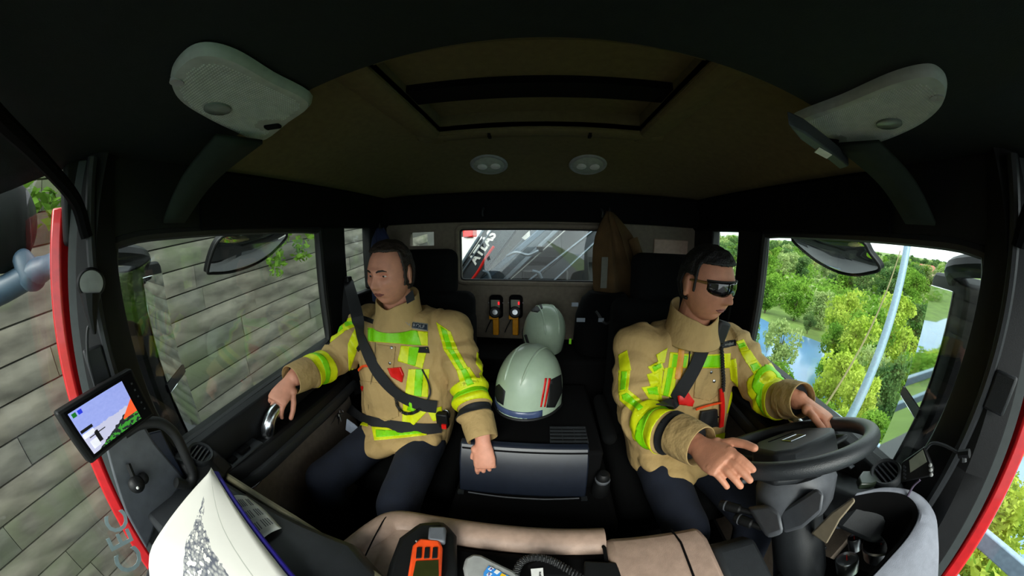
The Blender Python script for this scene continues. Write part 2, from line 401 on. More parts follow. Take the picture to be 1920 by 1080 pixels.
# ---- doors
def door(s, n):
    root = thing('door_%d' % n, None, None, (s*1.0, .67, .1)); root['kind'] = 'structure'
    X = lambda v: s*v
    belt = lambda y: .905+.03*min(1, max(0, (y-.25)/.5))+.03*max(0, (y-.75)/.35)
    ys = [.20+.92*k/12 for k in range(13)]
    build('door_shell', MB().loft([[V((X(1.0), y, .08)), V((X(1.0), y, belt(y)-.02)), V((X(1.012), y, belt(y))), V((X(1.06), y, belt(y))), V((X(1.06), y, .08))] for y in ys]), M_black, root)
    # window surround: rounded loop
    path = bez([(X(1.01), .235, .93), (X(1.01), .215, 1.2), (X(1.01), .218, 1.46), (X(1.01), .262, 1.508), (X(1.01), .45, 1.515), (X(1.01), .8, 1.510), (X(1.01), 1.06, 1.503), (X(1.01), 1.102, 1.47), (X(1.01), 1.105, 1.2), (X(1.01), 1.10, 1.0), (X(1.01), 1.06, .955),
                (X(1.01), .9, .935), (X(1.01), .7, .925), (X(1.01), .5, .91), (X(1.01), .33, .90)], 60, closed=True)
    build('window_surround', MB().tube(path, .018, 8, closed=True), M_rubber, root)
    build('upper_pad', MB().loft([[V((X(1.0), y, belt(y)+.005)), V((X(.965), y, belt(y)-.005)), V((X(.945), y, belt(y)-.05)), V((X(.955), y, belt(y)-.13)), V((X(1.0), y, belt(y)-.14))] for y in ys]), M_black, root, bevel=.006)
    # armrest with a light strip, beige lower panel, pocket
    build('armrest', MB().loft([[V((X(1.0), y, .80)), V((X(a), y, .80)), V((X(a-.015), y, .77)), V((X(a-.01), y, .70)), V((X(1.0), y, .66))] for y, a in ((.30, .94), (.38, .905), (.55, .89), (.8, .89), (1.0, .90), (1.1, .93))]), M_black, root, bevel=.008)
    build('armrest_strip', MB().tube(bez([(X(.93), .32, .72), (X(.885), .42, .725), (X(.872), .6, .735), (X(.872), .85, .745), (X(.885), 1.08, .75)], 24), .016, 8, flat=1.6), M_dark, root)
    build('strip_end', MB().tube(bez([(X(.94), .315, .685), (X(.905), .36, .69), (X(.884), .42, .705), (X(.876), .47, .735)], 12), .006, 8), M_chrome, root)
    build('lower_panel', MB().loft([[V((X(1.0), y, .10)), V((X(.955), y, .12)), V((X(.945), y, .45)), V((X(.955), y, .68)), V((X(1.0), y, .70))] for y in (.27, .5, .8, 1.1)]), mat('door_panel_beige', (118, 106, 94), .7, bump=.2), root)
    sw = build('switch_panel', MB().loft([[V((X(.955), y, .812)), V((X(.90), y, .806)), V((X(.90), y, .796)), V((X(.955), y, .796))] for y in (.33, .50)]), M_dark, root, bevel=.004)
    build('switch', MB().box((X(.927), .43, .815), (.03, .045, .012)), M_pit, sw, bevel=.003)
    build('switch', MB().box((X(.927), .375, .812), (.03, .03, .008)), M_pit, sw, bevel=.003)
    # satin grab handle
    hp = [(X(.925), .545, .80), (X(.915), .56, .84), (X(.915), .595, .868), (X(.92), .65, .878), (X(.935), .70, .875), (X(.95), .73, .85)]
    build('grab_handle', MB().tube(bez(hp, 20), [.026]*5+[.024]*12+[.018]*4, 14), M_chrome, root)
    return root
door(-1, 1); door(1, 2)
for s, n in ((-1, 6), (1, 7)):
    struct('window_%d' % n, MB().bb(s*1.022, s*1.027, .20, 1.11, .90, 1.52), M_glass, 'side window pane of the '+('passenger' if s < 0 else 'driver')+' door')
# ---- loudspeaker pods under the header
def pod(px_out, lens, btn, screw, lab, zz):
    out = bez([P(*q, z=zz) for q in px_out], 60, closed=True)
    c = sum(out, V())/len(out); root = thing('speaker_pod', lab, 'loudspeaker', c, 'overhead loudspeakers')
    b = MB(); rings = []
    for k, (sc, dz) in enumerate(((1.0, .014), (1.0, .007), (.985, .002), (.955, -.004), (.90, -.006))):
        rings.append([c+(p-c)*sc+V((0, 0, dz)) for p in out])
    b.loft(rings); build('shell', b, mat('pod_plastic', (150, 158, 148), .6), root)
    # perforated grille: raised rows of tiny studs (uncountable)
    g = MB(); lo = [min(p[i] for p in out) for i in (0, 1)]; hi = [max(p[i] for p in out) for i in (0, 1)]
    inn = [c+(p-c)*.84 for p in out]
    def inside(x, y):
        r = False
        for p, q in zip(inn, inn[1:]+inn[:1]):
            if (p.y > y) != (q.y > y) and x < (q.x-p.x)*(y-p.y)/(q.y-p.y)+p.x: r = not r
        return r
    lc = P(*lens, z=zz); bc = P(*btn, z=zz)
    st = .0058; x = lo[0]
    while x < hi[0]:
        y = lo[1]
        while y < hi[1]:
            if inside(x, y) and (V((x, y, zz))-lc).length > .03 and (V((x, y, zz))-bc).length > .04:
                h = st*.30; zt = zz-.006
                g.add([(x-h, y-h, zt), (x+h, y-h, zt), (x+h, y+h, zt), (x-h, y+h, zt), (x, y, zt-.0022)], [(0, 1, 4), (1, 2, 4), (2, 3, 4), (3, 0, 4)])
            y += st
        x += st
    o = build('grille', g, mat('pod_grille', (172, 180, 168), .6), root, smooth=0); o['kind'] = 'stuff'
    Mx = Matrix.Translation(V((lc.x, lc.y, zz-.006))) @ Matrix.Rotation(pi, 4, 'X')
    build('lens', MB().lathe([(.027, -.002), (.027, .004), (.023, .006), (.001, .007)], Mx), mat('pod_lens', (105, 115, 108), .2), root)
    build('switch', MB().box((bc.x, bc.y, zz-.008), (.040, .022, .01), Matrix.Rotation(.4*(-1 if bc.x > 0 else 1), 3, 'Z')), M_pit, root, bevel=.006)
    sc = P(*screw, z=zz); Mx = Matrix.Translation(V((sc.x, sc.y, zz-.004))) @ Matrix.Rotation(pi, 4, 'X')
    build('screw', MB().lathe([(.012, -.002), (.012, .004), (.006, .003), (.001, .002)], Mx), M_lgrey, root)
    return root
pod([(318, 150), (340, 112), (380, 95), (440, 108), (510, 148), (585, 192), (545, 228), (492, 264), (440, 245), (380, 215), (335, 185)], (409, 197), (512, 231), (333, 147), 'grey perforated loudspeaker pod with round lens above the passenger', 1.722)
pod([(1778, 165), (1765, 142), (1735, 136), (1670, 152), (1580, 190), (1485, 228), (1510, 250), (1575, 285), (1650, 265), (1720, 235), (1765, 200)], (1666, 225), (1557, 258), (1755, 176), 'grey perforated loudspeaker pod with oval lens above the driver', 1.722)
# small dark box with a white sticker under the driver side pod
bx_ = thing('tachograph_box', 'small dark box with white sticker hanging below the driver side speaker pod', 'box', P(1545, 290, z=1.66))
q = [P(*p, z=1.66) for p in ((1478, 236), (1500, 262), (1575, 318), (1592, 312), (1510, 250))]
build('housing', MB().prism(q, (0, 0, .03)), M_dark, bx_, bevel=.004)
q = [P(*p, z=1.659) for p in ((1527, 285), (1536, 276), (1560, 290), (1550, 297))]
build('sticker', MB().prism(q, (0, 0, -.001)), M_white, bx_)
# ================================================================== outside
RZ = -1.30
struct('road', MB().bb(-2.75, 2.9, -60, 90, RZ-.1, RZ), mat('asphalt', (92, 92, 94), .9, bump=.3, bscale=60))
# ---- stone retaining wall beside the road: courses rise gently to the rear
def stone_mat(k):
    m = mat('stone_%d' % k, [(116, 112, 99), (107, 104, 93), (122, 117, 103), (101, 101, 90)][k], .95, var=.5, scale=5.5, bump=.9, bscale=9, stretch=(1, .55, 1.6))
    nt = m.node_tree; N, L = nt.nodes, nt.links; b = N['Principled BSDF']
    tc = [n for n in N if n.type == 'TEX_COORD'][0]; src = b.inputs['Base Color'].links[0].from_socket
    g = N.new('ShaderNodeNewGeometry'); nz = N.new('ShaderNodeTexNoise'); nz.inputs['Scale'].default_value = 1.3; nz.inputs['Detail'].default_value = 6
    L.new(g.outputs['Position'], nz.inputs['Vector'])
    rp = N.new('ShaderNodeValToRGB'); rp.color_ramp.elements[0].position = .50; rp.color_ramp.elements[1].position = .70
    L.new(nz.outputs['Fac'], rp.inputs[0]); mx = N.new('ShaderNodeMixRGB'); mx.inputs[2].default_value = (*lin((104, 112, 82)), 1)
    L.new(rp.outputs[0], mx.inputs[0]); L.new(src, mx.inputs[1]); L.new(mx.outputs[0], b.inputs['Base Color'])
    return m
wl = thing('retaining_wall', 'grey stone block retaining wall with dark bed joints beside the road', None, (-2.85, 1.5, RZ), kind='structure')
TILT = math.tan(RAD(5.4)); CH = .19
build('mortar_backing', MB().loft([[V((-2.72, y, RZ-1)), V((-3.2, y, RZ-1)), V((-3.2, y, 2.55+y*TILT)), V((-2.72, y, 2.55+y*TILT))] for y in (-6, 12)]), mat('mortar', (82, 80, 73), .95), wl)
smeshes = []
for k in range(6):
    Lk = (1.1, 1.4, 1.7, 2.0, 2.3, 1.25)[k]; b = MB(); nu, nv = 12, 3
    def fn(i, j, L=Lk, k=k):
        y = -L/2+L*i/nu; z = -CH/2+CH*j/nv; ed = i in (0, nu) or j in (0, nv)
        yy = y*(1-.004/L); zz = z*(1-.011/CH)
        return (0.0 if ed else .014+.010*noise.noise(V((i*1.7+k*5, j*2.3, k))), yy, zz+yy*TILT)
    b.grid(fn, nu, nv)
    fr_ = [fn(i, 0) for i in range(nu+1)]+[fn(nu, j) for j in range(1, nv+1)]+[fn(i, nv) for i in range(nu-1, -1, -1)]+[fn(0, j) for j in range(nv-1, 0, -1)]
    b.loft([[V(p) for p in fr_], [V(p)-V((.08, 0, 0)) for p in fr_]], cap=False)
    me = mesh_from(b, 'stone'); me.materials.append(stone_mat(k % 4)); me.shade_smooth(); me.set_sharp_from_angle(angle=RAD(40)); smeshes.append((Lk, me))
rnd = random.Random(3)
for row in range(-9, 13):
    z = row*CH; y = -3.2+rnd.random()*.6
    while y < 5.6:
        Lk, me = rnd.choice(smeshes); yc = y+Lk/2; zz = z+yc*TILT
        if zz > -1.3 and zz-yc*TILT < 2.45:
            o = bpy.data.objects.new('stone', me); COL.objects.link(o); o.parent = wl
            o.location = V((-2.69+rnd.uniform(-.012, .012), yc, zz))-LOC[wl.name]
        y += Lk
# ---- leaves
def leaf_mat(name, a, b_, sc=.5):
    m = bpy.data.materials.new(name); m.use_nodes = True; nt = m.node_tree; N, L = nt.nodes, nt.links
    N.remove(N['Principled BSDF']); g = N.new('ShaderNodeNewGeometry'); nz = N.new('ShaderNodeTexNoise'); nz.inputs['Scale'].default_value = sc; nz.inputs['Detail'].default_value = 4
    L.new(g.outputs['Position'], nz.inputs['Vector']); rp = N.new('ShaderNodeValToRGB'); e = rp.color_ramp.elements
    e[0].position = .35; e[1].position = .65; e[0].color = (*lin(a), 1); e[1].color = (*lin(b_), 1); L.new(nz.outputs['Fac'], rp.inputs[0])
    d = N.new('ShaderNodeBsdfDiffuse'); t = N.new('ShaderNodeBsdfTranslucent'); mx = N.new('ShaderNodeMixShader'); mx.inputs[0].default_value = .35
    L.new(rp.outputs[0], d.inputs[0]); L.new(rp.outputs[0], t.inputs[0]); L.new(d.outputs[0], mx.inputs[1]); L.new(t.outputs[0], mx.inputs[2])
    L.new(mx.outputs[0], N['Material Output'].inputs[0]); return m
ML = [leaf_mat('leaf_mid', (98, 140, 52), (132, 168, 66)), leaf_mat('leaf_yellow', (148, 174, 58), (188, 204, 92)), leaf_mat('leaf_dark', (74, 108, 62), (110, 138, 80)), leaf_mat('leaf_pale', (140, 164, 100), (174, 190, 124)), leaf_mat('leaf_autumn', (176, 150, 92), (150, 160, 84))]
M_bark = mat('bark', (84, 72, 58), .95)
def leaf_quads(mb, rnd, centers, n, size):
    for _ in range(n):
        c, r = rnd.choice(centers)
        while True:
            d = V((rnd.uniform(-1, 1), rnd.uniform(-1, 1), rnd.uniform(-1, 1)))
            if .25 < d.length < 1: break
        d *= (.55+.45*rnd.random())/max(d.length, .01)*rnd.uniform(.75, 1.05)
        p = c+V((d.x*r.x, d.y*r.y, d.z*r.z)); s = size*rnd.uniform(.6, 1.4)
        a = V((rnd.gauss(0, 1), rnd.gauss(0, 1), rnd.gauss(0, .6))).normalized(); b = a.orthogonal().normalized(); q = Matrix.Rotation(rnd.uniform(0, 6.3), 3, a) @ b
        mb.add([p-a*s, p+q*s*.55, p+a*s, p-q*s*.55], [(0, 1, 2, 3)])
CROWN = []
for k in range(5):
    rnd = random.Random(20+k); cs = []
    for _ in range(22+k):
        h = rnd.uniform(.14, .88); w = .36*(1-abs(h-.48)*1.15); a = rnd.uniform(0, 6.3); q = rnd.uniform(0, w)
        cs.append((V((q*cos(a), q*sin(a), h)), V((.17, .17, .13))*rnd.uniform(.7, 1.2)))
    b = MB(); leaf_quads(b, rnd, cs, 4200, .026)
    me = bpy.data.meshes.new('crown'); me.from_pydata([tuple(p) for p in b.v], [], b.f); me.update()
    t = MB().tube([(0, 0, -.02), (.01, 0, .3), (0, .01, .6), (.02, .02, .85)], [.022, .018, .012, .004], 6)
    for _ in range(6):
        c = rnd.choice(cs)[0]; t.tube([(0, 0, c.z*.6), c*.6+V((0, 0, c.z*.25)), c], [.009, .006, .003], 5)
    tm = mesh_from(t, 'trunk'); tm.materials.append(M_bark); CROWN.append((me, tm))
CM = {}
def crown_mesh(k, c):
    if (k, c) not in CM:
        m = CROWN[k][0].copy(); m.materials.append(ML[c]); CM[(k, c)] = m
    return CM[(k, c)]
def ground(x, y):
    if x < 3.0: return RZ
    if x < 19: return RZ-.1-(x-3)/16*8.2
    if x < 44: return -9.6
    h = -9.6+min(1, (x-44)/5)*1.6+max(0, x-52)*.012
    return h+max(0, math.hypot(x, y)-120)*.040
def tree(px, py, D, k, c, wf, lab, grp, base=None):
    r = ray(px, py); hxy = math.hypot(r.x, r.y); x, y = r.x/hxy*D, r.y/hxy*D; top = CZ+r.z/hxy*D
    g = ground(x, y) if base is None else base
    if 19 <= x < 44 and base is None: g = -9.3
    h = max(top-g, 1.5)
    t = thing('tree', lab, 'tree', (x, y, g), grp)
    t.scale = (h*wf, h*wf, h); t.rotation_euler = (0, 0, (px*7+py) % 6.28)
    for nm, me in (('crown', crown_mesh(k, c)), ('trunk', CROWN[k][1])):
        o = bpy.data.objects.new(nm, me); COL.objects.link(o); o.parent = t
    return t
# ground, river
def gfn(i, j):
    x = 2.9+[0, 1.5, 3, 5, 8, 11, 14, 17, 19, 19.6, 43, 44, 46, 49, 56, 70, 90, 115, 150, 200, 280, 420][i]; y = -160+j*12.0
    return (x, y, ground(x, y)+(.35*noise.noise(V((x*.2, y*.2, 0))) if x > 4 else 0))
M_grass = mat('meadow', (104, 128, 58), .95, var=.35, scale=.35, bump=.6, bscale=3)
struct('terrain', MB().grid(gfn, 21, 45), M_grass, 'grassy embankment and river banks below the road')
wm = mat('river_water', (96, 138, 178), .12, var=.10, scale=.15, bump=.25, bscale=1.2)  # blue of a sky reflection put into the water's base colour
struct('river', MB().bb(18, 46, -160, 380, -9.45, -9.35), wm, 'blue river running below the road')
# listed trees: (px, py of the top, distance, crown, colour, width)
TL = [
 (1445, 505, 54, 0, 0, .9, 'green bushy tree on the far bank next to the rear edge of the driver window'),
 (1478, 585, 25, 1, 3, .62, 'pale green slender tree on the near bank standing between the two patches of river'),
 (1500, 525, 52, 2, 0, .95, 'broad mid green tree on the far bank above the narrow patch of river'),
 (1548, 540, 50, 3, 3, .95, 'pale green round tree on the far bank behind the middle patch of river'),
 (1596, 525, 40, 4, 1, .75, 'yellow green tree whose top stands just below the curved kerb mirror of the driver door'),
 (1618, 575, 28, 0, 1, .72, 'bright yellow green tree in the middle of the driver window left of the grey pole'),
 (1648, 560, 32, 1, 0, .75, 'mid green tree directly behind the grey pole'),
 (1690, 545, 40, 2, 1, .75, 'yellow green tree just past the grey pole'),
 (1728, 560, 46, 3, 2, .9, 'dark green tree between the grey pole and the driver mirror'),
 (1690, 640, 22, 4, 2, .62, 'dark green low tree at the river edge past the pole'),
 (1725, 650, 25, 0, 0, .7, 'green tree next to the glass of the driver mirror'),
 (1590, 655, 18, 2, 1, .75, 'vivid lime green tree on the near slope right of the middle patch of river'),
 (1632, 690, 16, 3, 1, .7, 'lime green shrub like tree low beside the foot of the pole'),
 (1470, 665, 17, 4, 0, .85, 'green tree on the near slope low behind the driver sleeve'),
 (1432, 660, 22, 1, 3, .8, 'pale tree on the near slope at the lower rear corner of the driver window'),
 (1505, 735, 12, 0, 3, .95, 'pale green shrub on the slope above the driver forearm'),
 (1555, 745, 12, 1, 0, .9, 'green shrub on the slope above the steering wheel'),
 (1660, 770, 13, 2, 0, .95, 'green shrub on the slope in front of the river past the steering wheel'),
 (1600, 765, 10, 3, 1, .9, 'lime shrub on the slope right above the steering wheel rim'),
 (1450, 600, 34, 2, 3, .5, 'pale reedy tree on the near bank at the rear edge of the driver window'),
 (1575, 600, 30, 3, 0, .7, 'green tree at the right edge of the middle patch of river'),
 (1522, 580, 46, 4, 2, .8, 'dark green tree on the far bank right above the middle patch of river'),
 (1655, 640, 24, 0, 3, .7, 'pale green tree low behind the grey pole'),
 (1710, 600, 32, 1, 1, .7, 'yellow green tree halfway between the pole and the mirror glass'),
 (1420, 590, 30, 3, 0, .45, 'slim green tree right at the rear edge of the driver window'),
 (1690, 815, 10, 4, 3, .9, 'pale shrub on the slope beside the lower driver mirror'),
]
for px, py, D, k, c, wf, lab in TL: tree(px, py, D, k, c, wf, lab, 'trees by the river')
rnd = random.Random(11)
far_lab = ['dark green wood tree far off below the skyline', 'mid green wood tree far off below the skyline', 'pale green wood tree far off below the skyline', 'orange tinged autumn wood tree far off below the skyline']
for n in range(165):
    px = rnd.uniform(1325, 1815); D = rnd.uniform(75, 230); hz = 452+(px-1420)*.105
    py = hz+rnd.uniform(-4, 3)+max(0, (150-D))*.28
    if px < 1530: py -= 6
    ci = rnd.choices([2, 0, 3, 4], [4, 3, 3, 1 if px < 1550 else 0])[0]
    tree(px, py, D, rnd.randrange(5), ci, rnd.uniform(.8, 1.1), far_lab[[2, 0, 3, 4].index(ci)], 'far '+{2: 'dark', 0: 'mid green', 3: 'pale', 4: 'autumn'}[ci]+' wood trees')
for n in range(90):
    px = rnd.uniform(1405, 1830); D = rnd.uniform(230, 330); hz = 446+(px-1420)*.118
    ci = rnd.choice([2, 2, 0]); tree(px, hz+rnd.uniform(-3, 7), D, rnd.randrange(5), ci, rnd.uniform(.9, 1.3), 'hazy '+('dark' if ci == 2 else 'mid')+' green tree on the skyline of the far hill', 'skyline trees, '+('dark' if ci == 2 else 'mid green'))
def scrub(name, lab, beds):
    b = MB(); mi = []; ms = []
    for m, n, q, size, xr, yr, r, seed in beds:
        rnd = random.Random(seed)
        for _ in range(n):
            x, y = rnd.uniform(*xr), rnd.uniform(*yr); k = r*rnd.uniform(.6, 1.5)
            leaf_quads(b, rnd, [(V((x, y, ground(x, y)+k*.5)), V((k, k, k*.9)))], q, size)
        if m not in ms: ms.append(m)
        mi += [ms.index(m)]*(n*q)
    me = bpy.data.meshes.new(name); me.from_pydata([tuple(p) for p in b.v], [], b.f); me.update()
    o = link(name, me, ms[0], None, 0)
    for m in ms[1:]: me.materials.append(m)
    me.polygons.foreach_set('material_index', mi); tag(o, lab, 'undergrowth', None, 'stuff')
scrub('undergrowth', 'dense mixed green scrub covering the far river bank', [(ML[0], 520, 60, .42, (45, 125), (-25, 135), 2.4, 1), (ML[3], 300, 60, .42, (45, 125), (-25, 135), 2.2, 2), (ML[0], 620, 60, .36, (44.5, 64), (-15, 85), 2.3, 7)])
scrub('undergrowth', 'lime and green scrub on the slope below the road', [(ML[1], 260, 60, .15, (7.5, 18), (-6, 26), .8, 3), (ML[0], 320, 60, .15, (6.5, 18), (-8, 28), .8, 4)])
for n in range(9):
    px = 1842+n*9; tree(px, 880+rnd.uniform(-25, 30), rnd.uniform(9, 22), rnd.randrange(5), rnd.choice([0, 1]), 1.0, 'leafy bush beyond the guard rail seen past the red cab corner', 'bushes past the red cab corner')
# far house
hc = P(1728, 512, d=150); hs = thing('house', 'pale pink house with red roof among the far trees', 'building', (hc.x, hc.y, hc.z-6))
Rh = Matrix.Rotation(RAD(-30), 3, 'Z')
build('wall', MB().box((hc.x, hc.y, hc.z-2.5), (10, 8, 6.5), Rh), mat('house_wall', (205, 180, 165), .9), hs)
q = [V((-5.6, -4.6, .75)), V((5.6, -4.6, .75)), V((5.6, 0, 3.2)), V((-5.6, 0, 3.2)), V((-5.6, 4.6, .75)), V((5.6, 4.6, .75))]
build('roof', MB().add([hc+Rh @ p for p in q], [(0, 1, 2, 3), (3, 2, 5, 4), (0, 3, 4), (1, 5, 2), (0, 4, 5, 1)]), mat('house_roof', (160, 100, 85), .9), hs)
for wx in (-3.3, -1.1, 1.1, 3.3):
    for wz in (-4.2, -1.4):
        build('window', MB().box(hc+Rh @ V((wx, -4.02, wz)), (1.0, .12, 1.4), Rh), mat('house_window', (70, 75, 82), .2), hs)
        build('window', MB().box(hc+Rh @ V((-5.02, wx*.8, wz)), (.12, 1.0, 1.4), Rh), mat('house_window', (70, 75, 82), .2), hs)
# railway line / path on the far bank
pth = [P(px, py, z=-7.6) for px, py in ((1455, 502), (1520, 520), (1580, 536), (1640, 553))]
struct('path', MB().loft([[p+V((0, 0, 0)), p+V((1.4, 0, 0)), p+V((1.4, 0, .35)), p+V((0, 0, .35))] for p in pth]), mat('path_gravel', (160, 150, 138), .95), 'pale gravel path along the far river bank')
# lamp pole, thin pole
pt, pq = P(1701, 462, d=6.5), P(1597, 778, d=6.2); pd = (pt-pq).normalized(); pf = pq+pd*((RZ-1.4-pq.z)/pd.z); pe = pt+pd*4
lp = thing('street_lamp_pole', 'tall blue grey lamp pole outside the driver window', 'pole', pf)
M_pole = mat('galvanised', (138, 160, 178), .5, .3)
build('shaft', MB().tube([pf, pf.lerp(pt, .5), pt, pe], [.095, .078, .062, .045], 14), M_pole, lp)
build('base_collar', MB().tube([pf, pf+pd*.6], [.13, .12], 14), M_pole, lp)
a, b = P(1688, 470, d=9), P(1560, 742, d=9.6)
tag(build('bare_sapling', MB().tube(bez([a, a*.6+b*.4+V((.05, 0, 0)), b, b+(b-a)*.5], 12), [.012, .014, .016, .018, .02, .022, .024, .026, .028, .03, .03, .03, .03][:13], 6), mat('pale_bark', (150, 140, 105), .9)), 'thin leaning bare sapling beside the lamp pole', 'sapling')
# guard rail with posts
gr = thing('guard_rail', 'grey steel guard rail along the bridge edge', 'guard rail', (2.42, .5, RZ))
for z in (.20, -.12): build('beam', MB().loft([[V((2.38, y, z-.05)), V((2.43, y, z-.06)), V((2.44, y, z+.05)), V((2.38, y, z+.055))] for y in (-4, 10)]), M_pole, gr, bevel=.01)
for y in (-3, -1, 1, 3, 5, 7, 9): build('post', MB().bb(2.44, 2.52, y-.05, y+.05, RZ, .24), M_pole, gr)
# ---- hanging greenery on the stone wall
for (y0, y1, z1, z0, n, lab) in ((2.05, 2.75, 2.2, 1.05, 900, 'green creeper hanging down the stone wall near the passenger mirror'), (.6, 1.6, 2.6, 1.62, 1000, 'green and reddish plants on top of the stone wall above the kerb mirror'), (-.5, .45, 2.6, 1.55, 700, 'green plants on top of the stone wall beside the A pillar')):
    rnd = random.Random(int(y0*10)); b = MB(); cs = []
    for _ in range(14):
        cs.append((V((-2.53, rnd.uniform(y0, y1), z0+(z1-z0)*rnd.random()**.7)), V((.08, .14, .16))))
    leaf_quads(b, rnd, cs, n, .04)
    me = bpy.data.meshes.new('ivy'); me.from_pydata([tuple(p) for p in b.v], [], b.f); me.update()
    tag(link('creeper', me, ML[0], None, 0), lab, 'creeper', None, 'stuff')

# ---- outside mirrors
M_mh = mat('mirror_housing', (10, 11, 14), .5, spec=.25)
def big_mirror(s, who):
    root = thing('side_mirror', 'tall black side mirror housing with two glasses outside the '+who+' window', 'mirror', (s*1.27, .40, .70), 'tall side mirrors')
    n = V((-s*.70, .71, 0)); t = V((s*.71, .70, 0))    # glass looks rearwards and inwards
    c0 = V((s*1.27, .415, 0))
    def rect(z0, z1, w0, w1, off, rr=.03):
        q = []
        for (u, z) in ((-w0, z0), (w0, z0), (w1, z1), (-w1, z1)): q.append(c0+t*u+n*off+V((0, 0, z)))
        return q
    # housing: body behind the glass, towards the front
    prof = [(-.105, 0), (.10, 0), (.11, -.03), (.08, -.085), (-.02, -.135), (-.13, -.14), (-.175, -.08), (-.15, -.01)]
    rings = []
    for z, sc in ((.70, .72), (.735, .93), (.80, 1), (1.0, 1.02), (1.2, 1.02), (1.38, 1), (1.42, .93), (1.44, .70)):
        rings.append([c0+t*u*sc+n*v*sc+V((0, 0, z)) for u, v in prof])
    build('housing', MB().loft(rings), M_mh, root, bevel=.01)
    build('glass', MB().prism(rect(1.035, 1.395, .088, .085, .001), n*.004), M_mirror, root, bevel=.002)
    build('wide_glass', MB().prism(rect(.76, 1.00, .075, .088, .001), n*.006), M_mirror, root, bevel=.002)
    build('divider', MB().prism(rect(1.002, 1.033, .095, .095, .0), n*.008), M_rubber, root)
    build('arm', MB().tube(bez([c0+V((-s*.0, -.05, 1.42)), c0+V((-s*.08, -.06, 1.46)), (s*1.09, .22, 1.48), (s*1.04, .20, 1.47)], 12), .032, 10), M_mh, root)
    build('arm', MB().tube(bez([c0+V((0, -.05, .74)), c0+V((-s*.08, -.08, .70)), (s*1.08, .20, .70), (s*1.04, .19, .70)], 12), .028, 10), M_mh, root)
big_mirror(-1, 'passenger'); big_mirror(1, 'driver')
def kerb_mirror(s, who, out):
    pts = [P(*q, x=s*1.25) for q in out]; c = sum(pts, V())/len(pts)
    root = thing('kerb_mirror', 'half round kerb mirror hanging above the '+who+' door window', 'mirror', c, 'kerb mirrors')
    nrm = V((-s*.90, .0, -.44)).normalized()
    # lean the outline so that the glass looks down and inwards
    lean = lambda p, k=0.0: p + V((s*.90*(c.z-p.z)+k*s, 0, 0))
    o1 = bez([lean(p) for p in pts], 48, closed=True); cc = sum(o1, V())/len(o1)
    build('housing', MB().loft([o1, [cc+(p-cc)*1.02+V((s*.03, 0, .01)) for p in o1], [cc+(p-cc)*.8+V((s*.07, 0, .02)) for p in o1], [cc+(p-cc)*.3+V((s*.09, 0, .03)) for p in o1]]), M_mh, root)
    build('rim', MB().tube(o1, .007, 8, closed=True), M_rubber, root)
    rings = [[cc+(p-cc)*k-V((s*d, 0, 0)) for p in o1] for k, d in ((.97, .002), (.8, .012), (.5, .02), (.2, .024))]
    build('glass', MB().loft(rings), M_mirror, root)
    build('arm', MB().tube([cc+V((s*.05, 0, .07)), V((s*1.07, cc.y, 1.56))], .025, 10), M_mh, root)
kerb_mirror(-1, 'passenger', [(399, 452), (430, 441), (480, 438), (524, 440), (518, 468), (495, 492), (455, 508), (412, 512), (400, 505)])
kerb_mirror(1, 'driver', [(1498, 447), (1560, 446), (1625, 453), (1636, 475), (1645, 502), (1620, 511), (1580, 514), (1545, 503), (1515, 480)])
# front mirror with its arm, in front of the passenger corner of the windscreen
fm = thing('front_mirror', 'dark front mirror on a blue grey arm outside the passenger corner of the windscreen', 'mirror', (-1.3, -.02, 1.45))
build('housing', MB().ell((-1.27, -.06, 1.60), (.06, .11, .125)), mat('front_mirror_black', (9, 16, 11), .65, spec=.2), fm)
build('arm', MB().tube(bez([(-1.07, .10, 1.47), (-1.15, .075, 1.475), (-1.24, .0, 1.455), (-1.30, -.09, 1.43), (-1.35, -.2, 1.42)], 16), [.03]*6+[.036]*11, 14), mat('blue_grey_arm', (62, 84, 100), .45), fm)
build('knuckle', MB().capsule((-1.22, .02, 1.455), (-1.24, .0, 1.50), .04, .03), mat('blue_grey_arm', (62, 84, 100), .45), fm)

# ---- loading crane behind the cab, seen through the rear window
cr = thing('loader_crane', 'dark grey folded loading crane booms with white lettering behind the rear window', 'crane', (-.1, 2.4, .6))
M_cr = mat('crane_grey', (58, 64, 70), .4); M_cr2 = mat('crane_steel', (112, 124, 136), .35, .3); M_cr3 = mat('crane_dark', (28, 30, 32), .5)
def beam(name, a, b, w, d, y, m):
    A, B = P(*a, y=y), P(*b, y=y); t = (B-A).normalized(); n = V((-t.z, 0, t.x)); A -= t*.3; B += t*.3
    return build(name, MB().loft([[X+n*w/2, X-n*w/2, X-n*w/2+V((0, d, 0)), X+n*w/2+V((0, d, 0))] for X in (A, B)]), m, cr, bevel=.008)
bm1 = beam('main_boom', (872, 527), (945, 425), .19, .16, 2.35, M_cr)
beam('boom_rail', (862, 500), (910, 425), .022, .05, 2.33, M_cr2)
beam('boom_rail', (870, 505), (926, 425), .012, .05, 2.33, M_cr2)
beam('outer_boom', (925, 527), (1025, 425), .15, .12, 2.55, M_cr2)
beam('ram_cylinder', (905, 527), (1015, 432), .05, .05, 2.40, mat('ram_blue_grey', (86, 104, 122), .3, .3))
beam('ram_cylinder', (945, 527), (1045, 430), .035, .05, 2.45, M_cr2)
beam('lower_boom', (1010, 535), (1120, 440), .10, .1, 2.35, M_cr)
beam('boom_edge', (1000, 520), (1112, 432), .012, .05, 2.33, M_cr2)
beam('boom_edge', (1030, 535), (1112, 458), .014, .05, 2.32, M_cr2)
beam('hydraulic_pipe', (960, 522), (1062, 430), .010, .012, 2.32, M_lgrey)
beam('crane_post', (1075, 430), (1082, 527), .25, .1, 2.8, M_cr3)
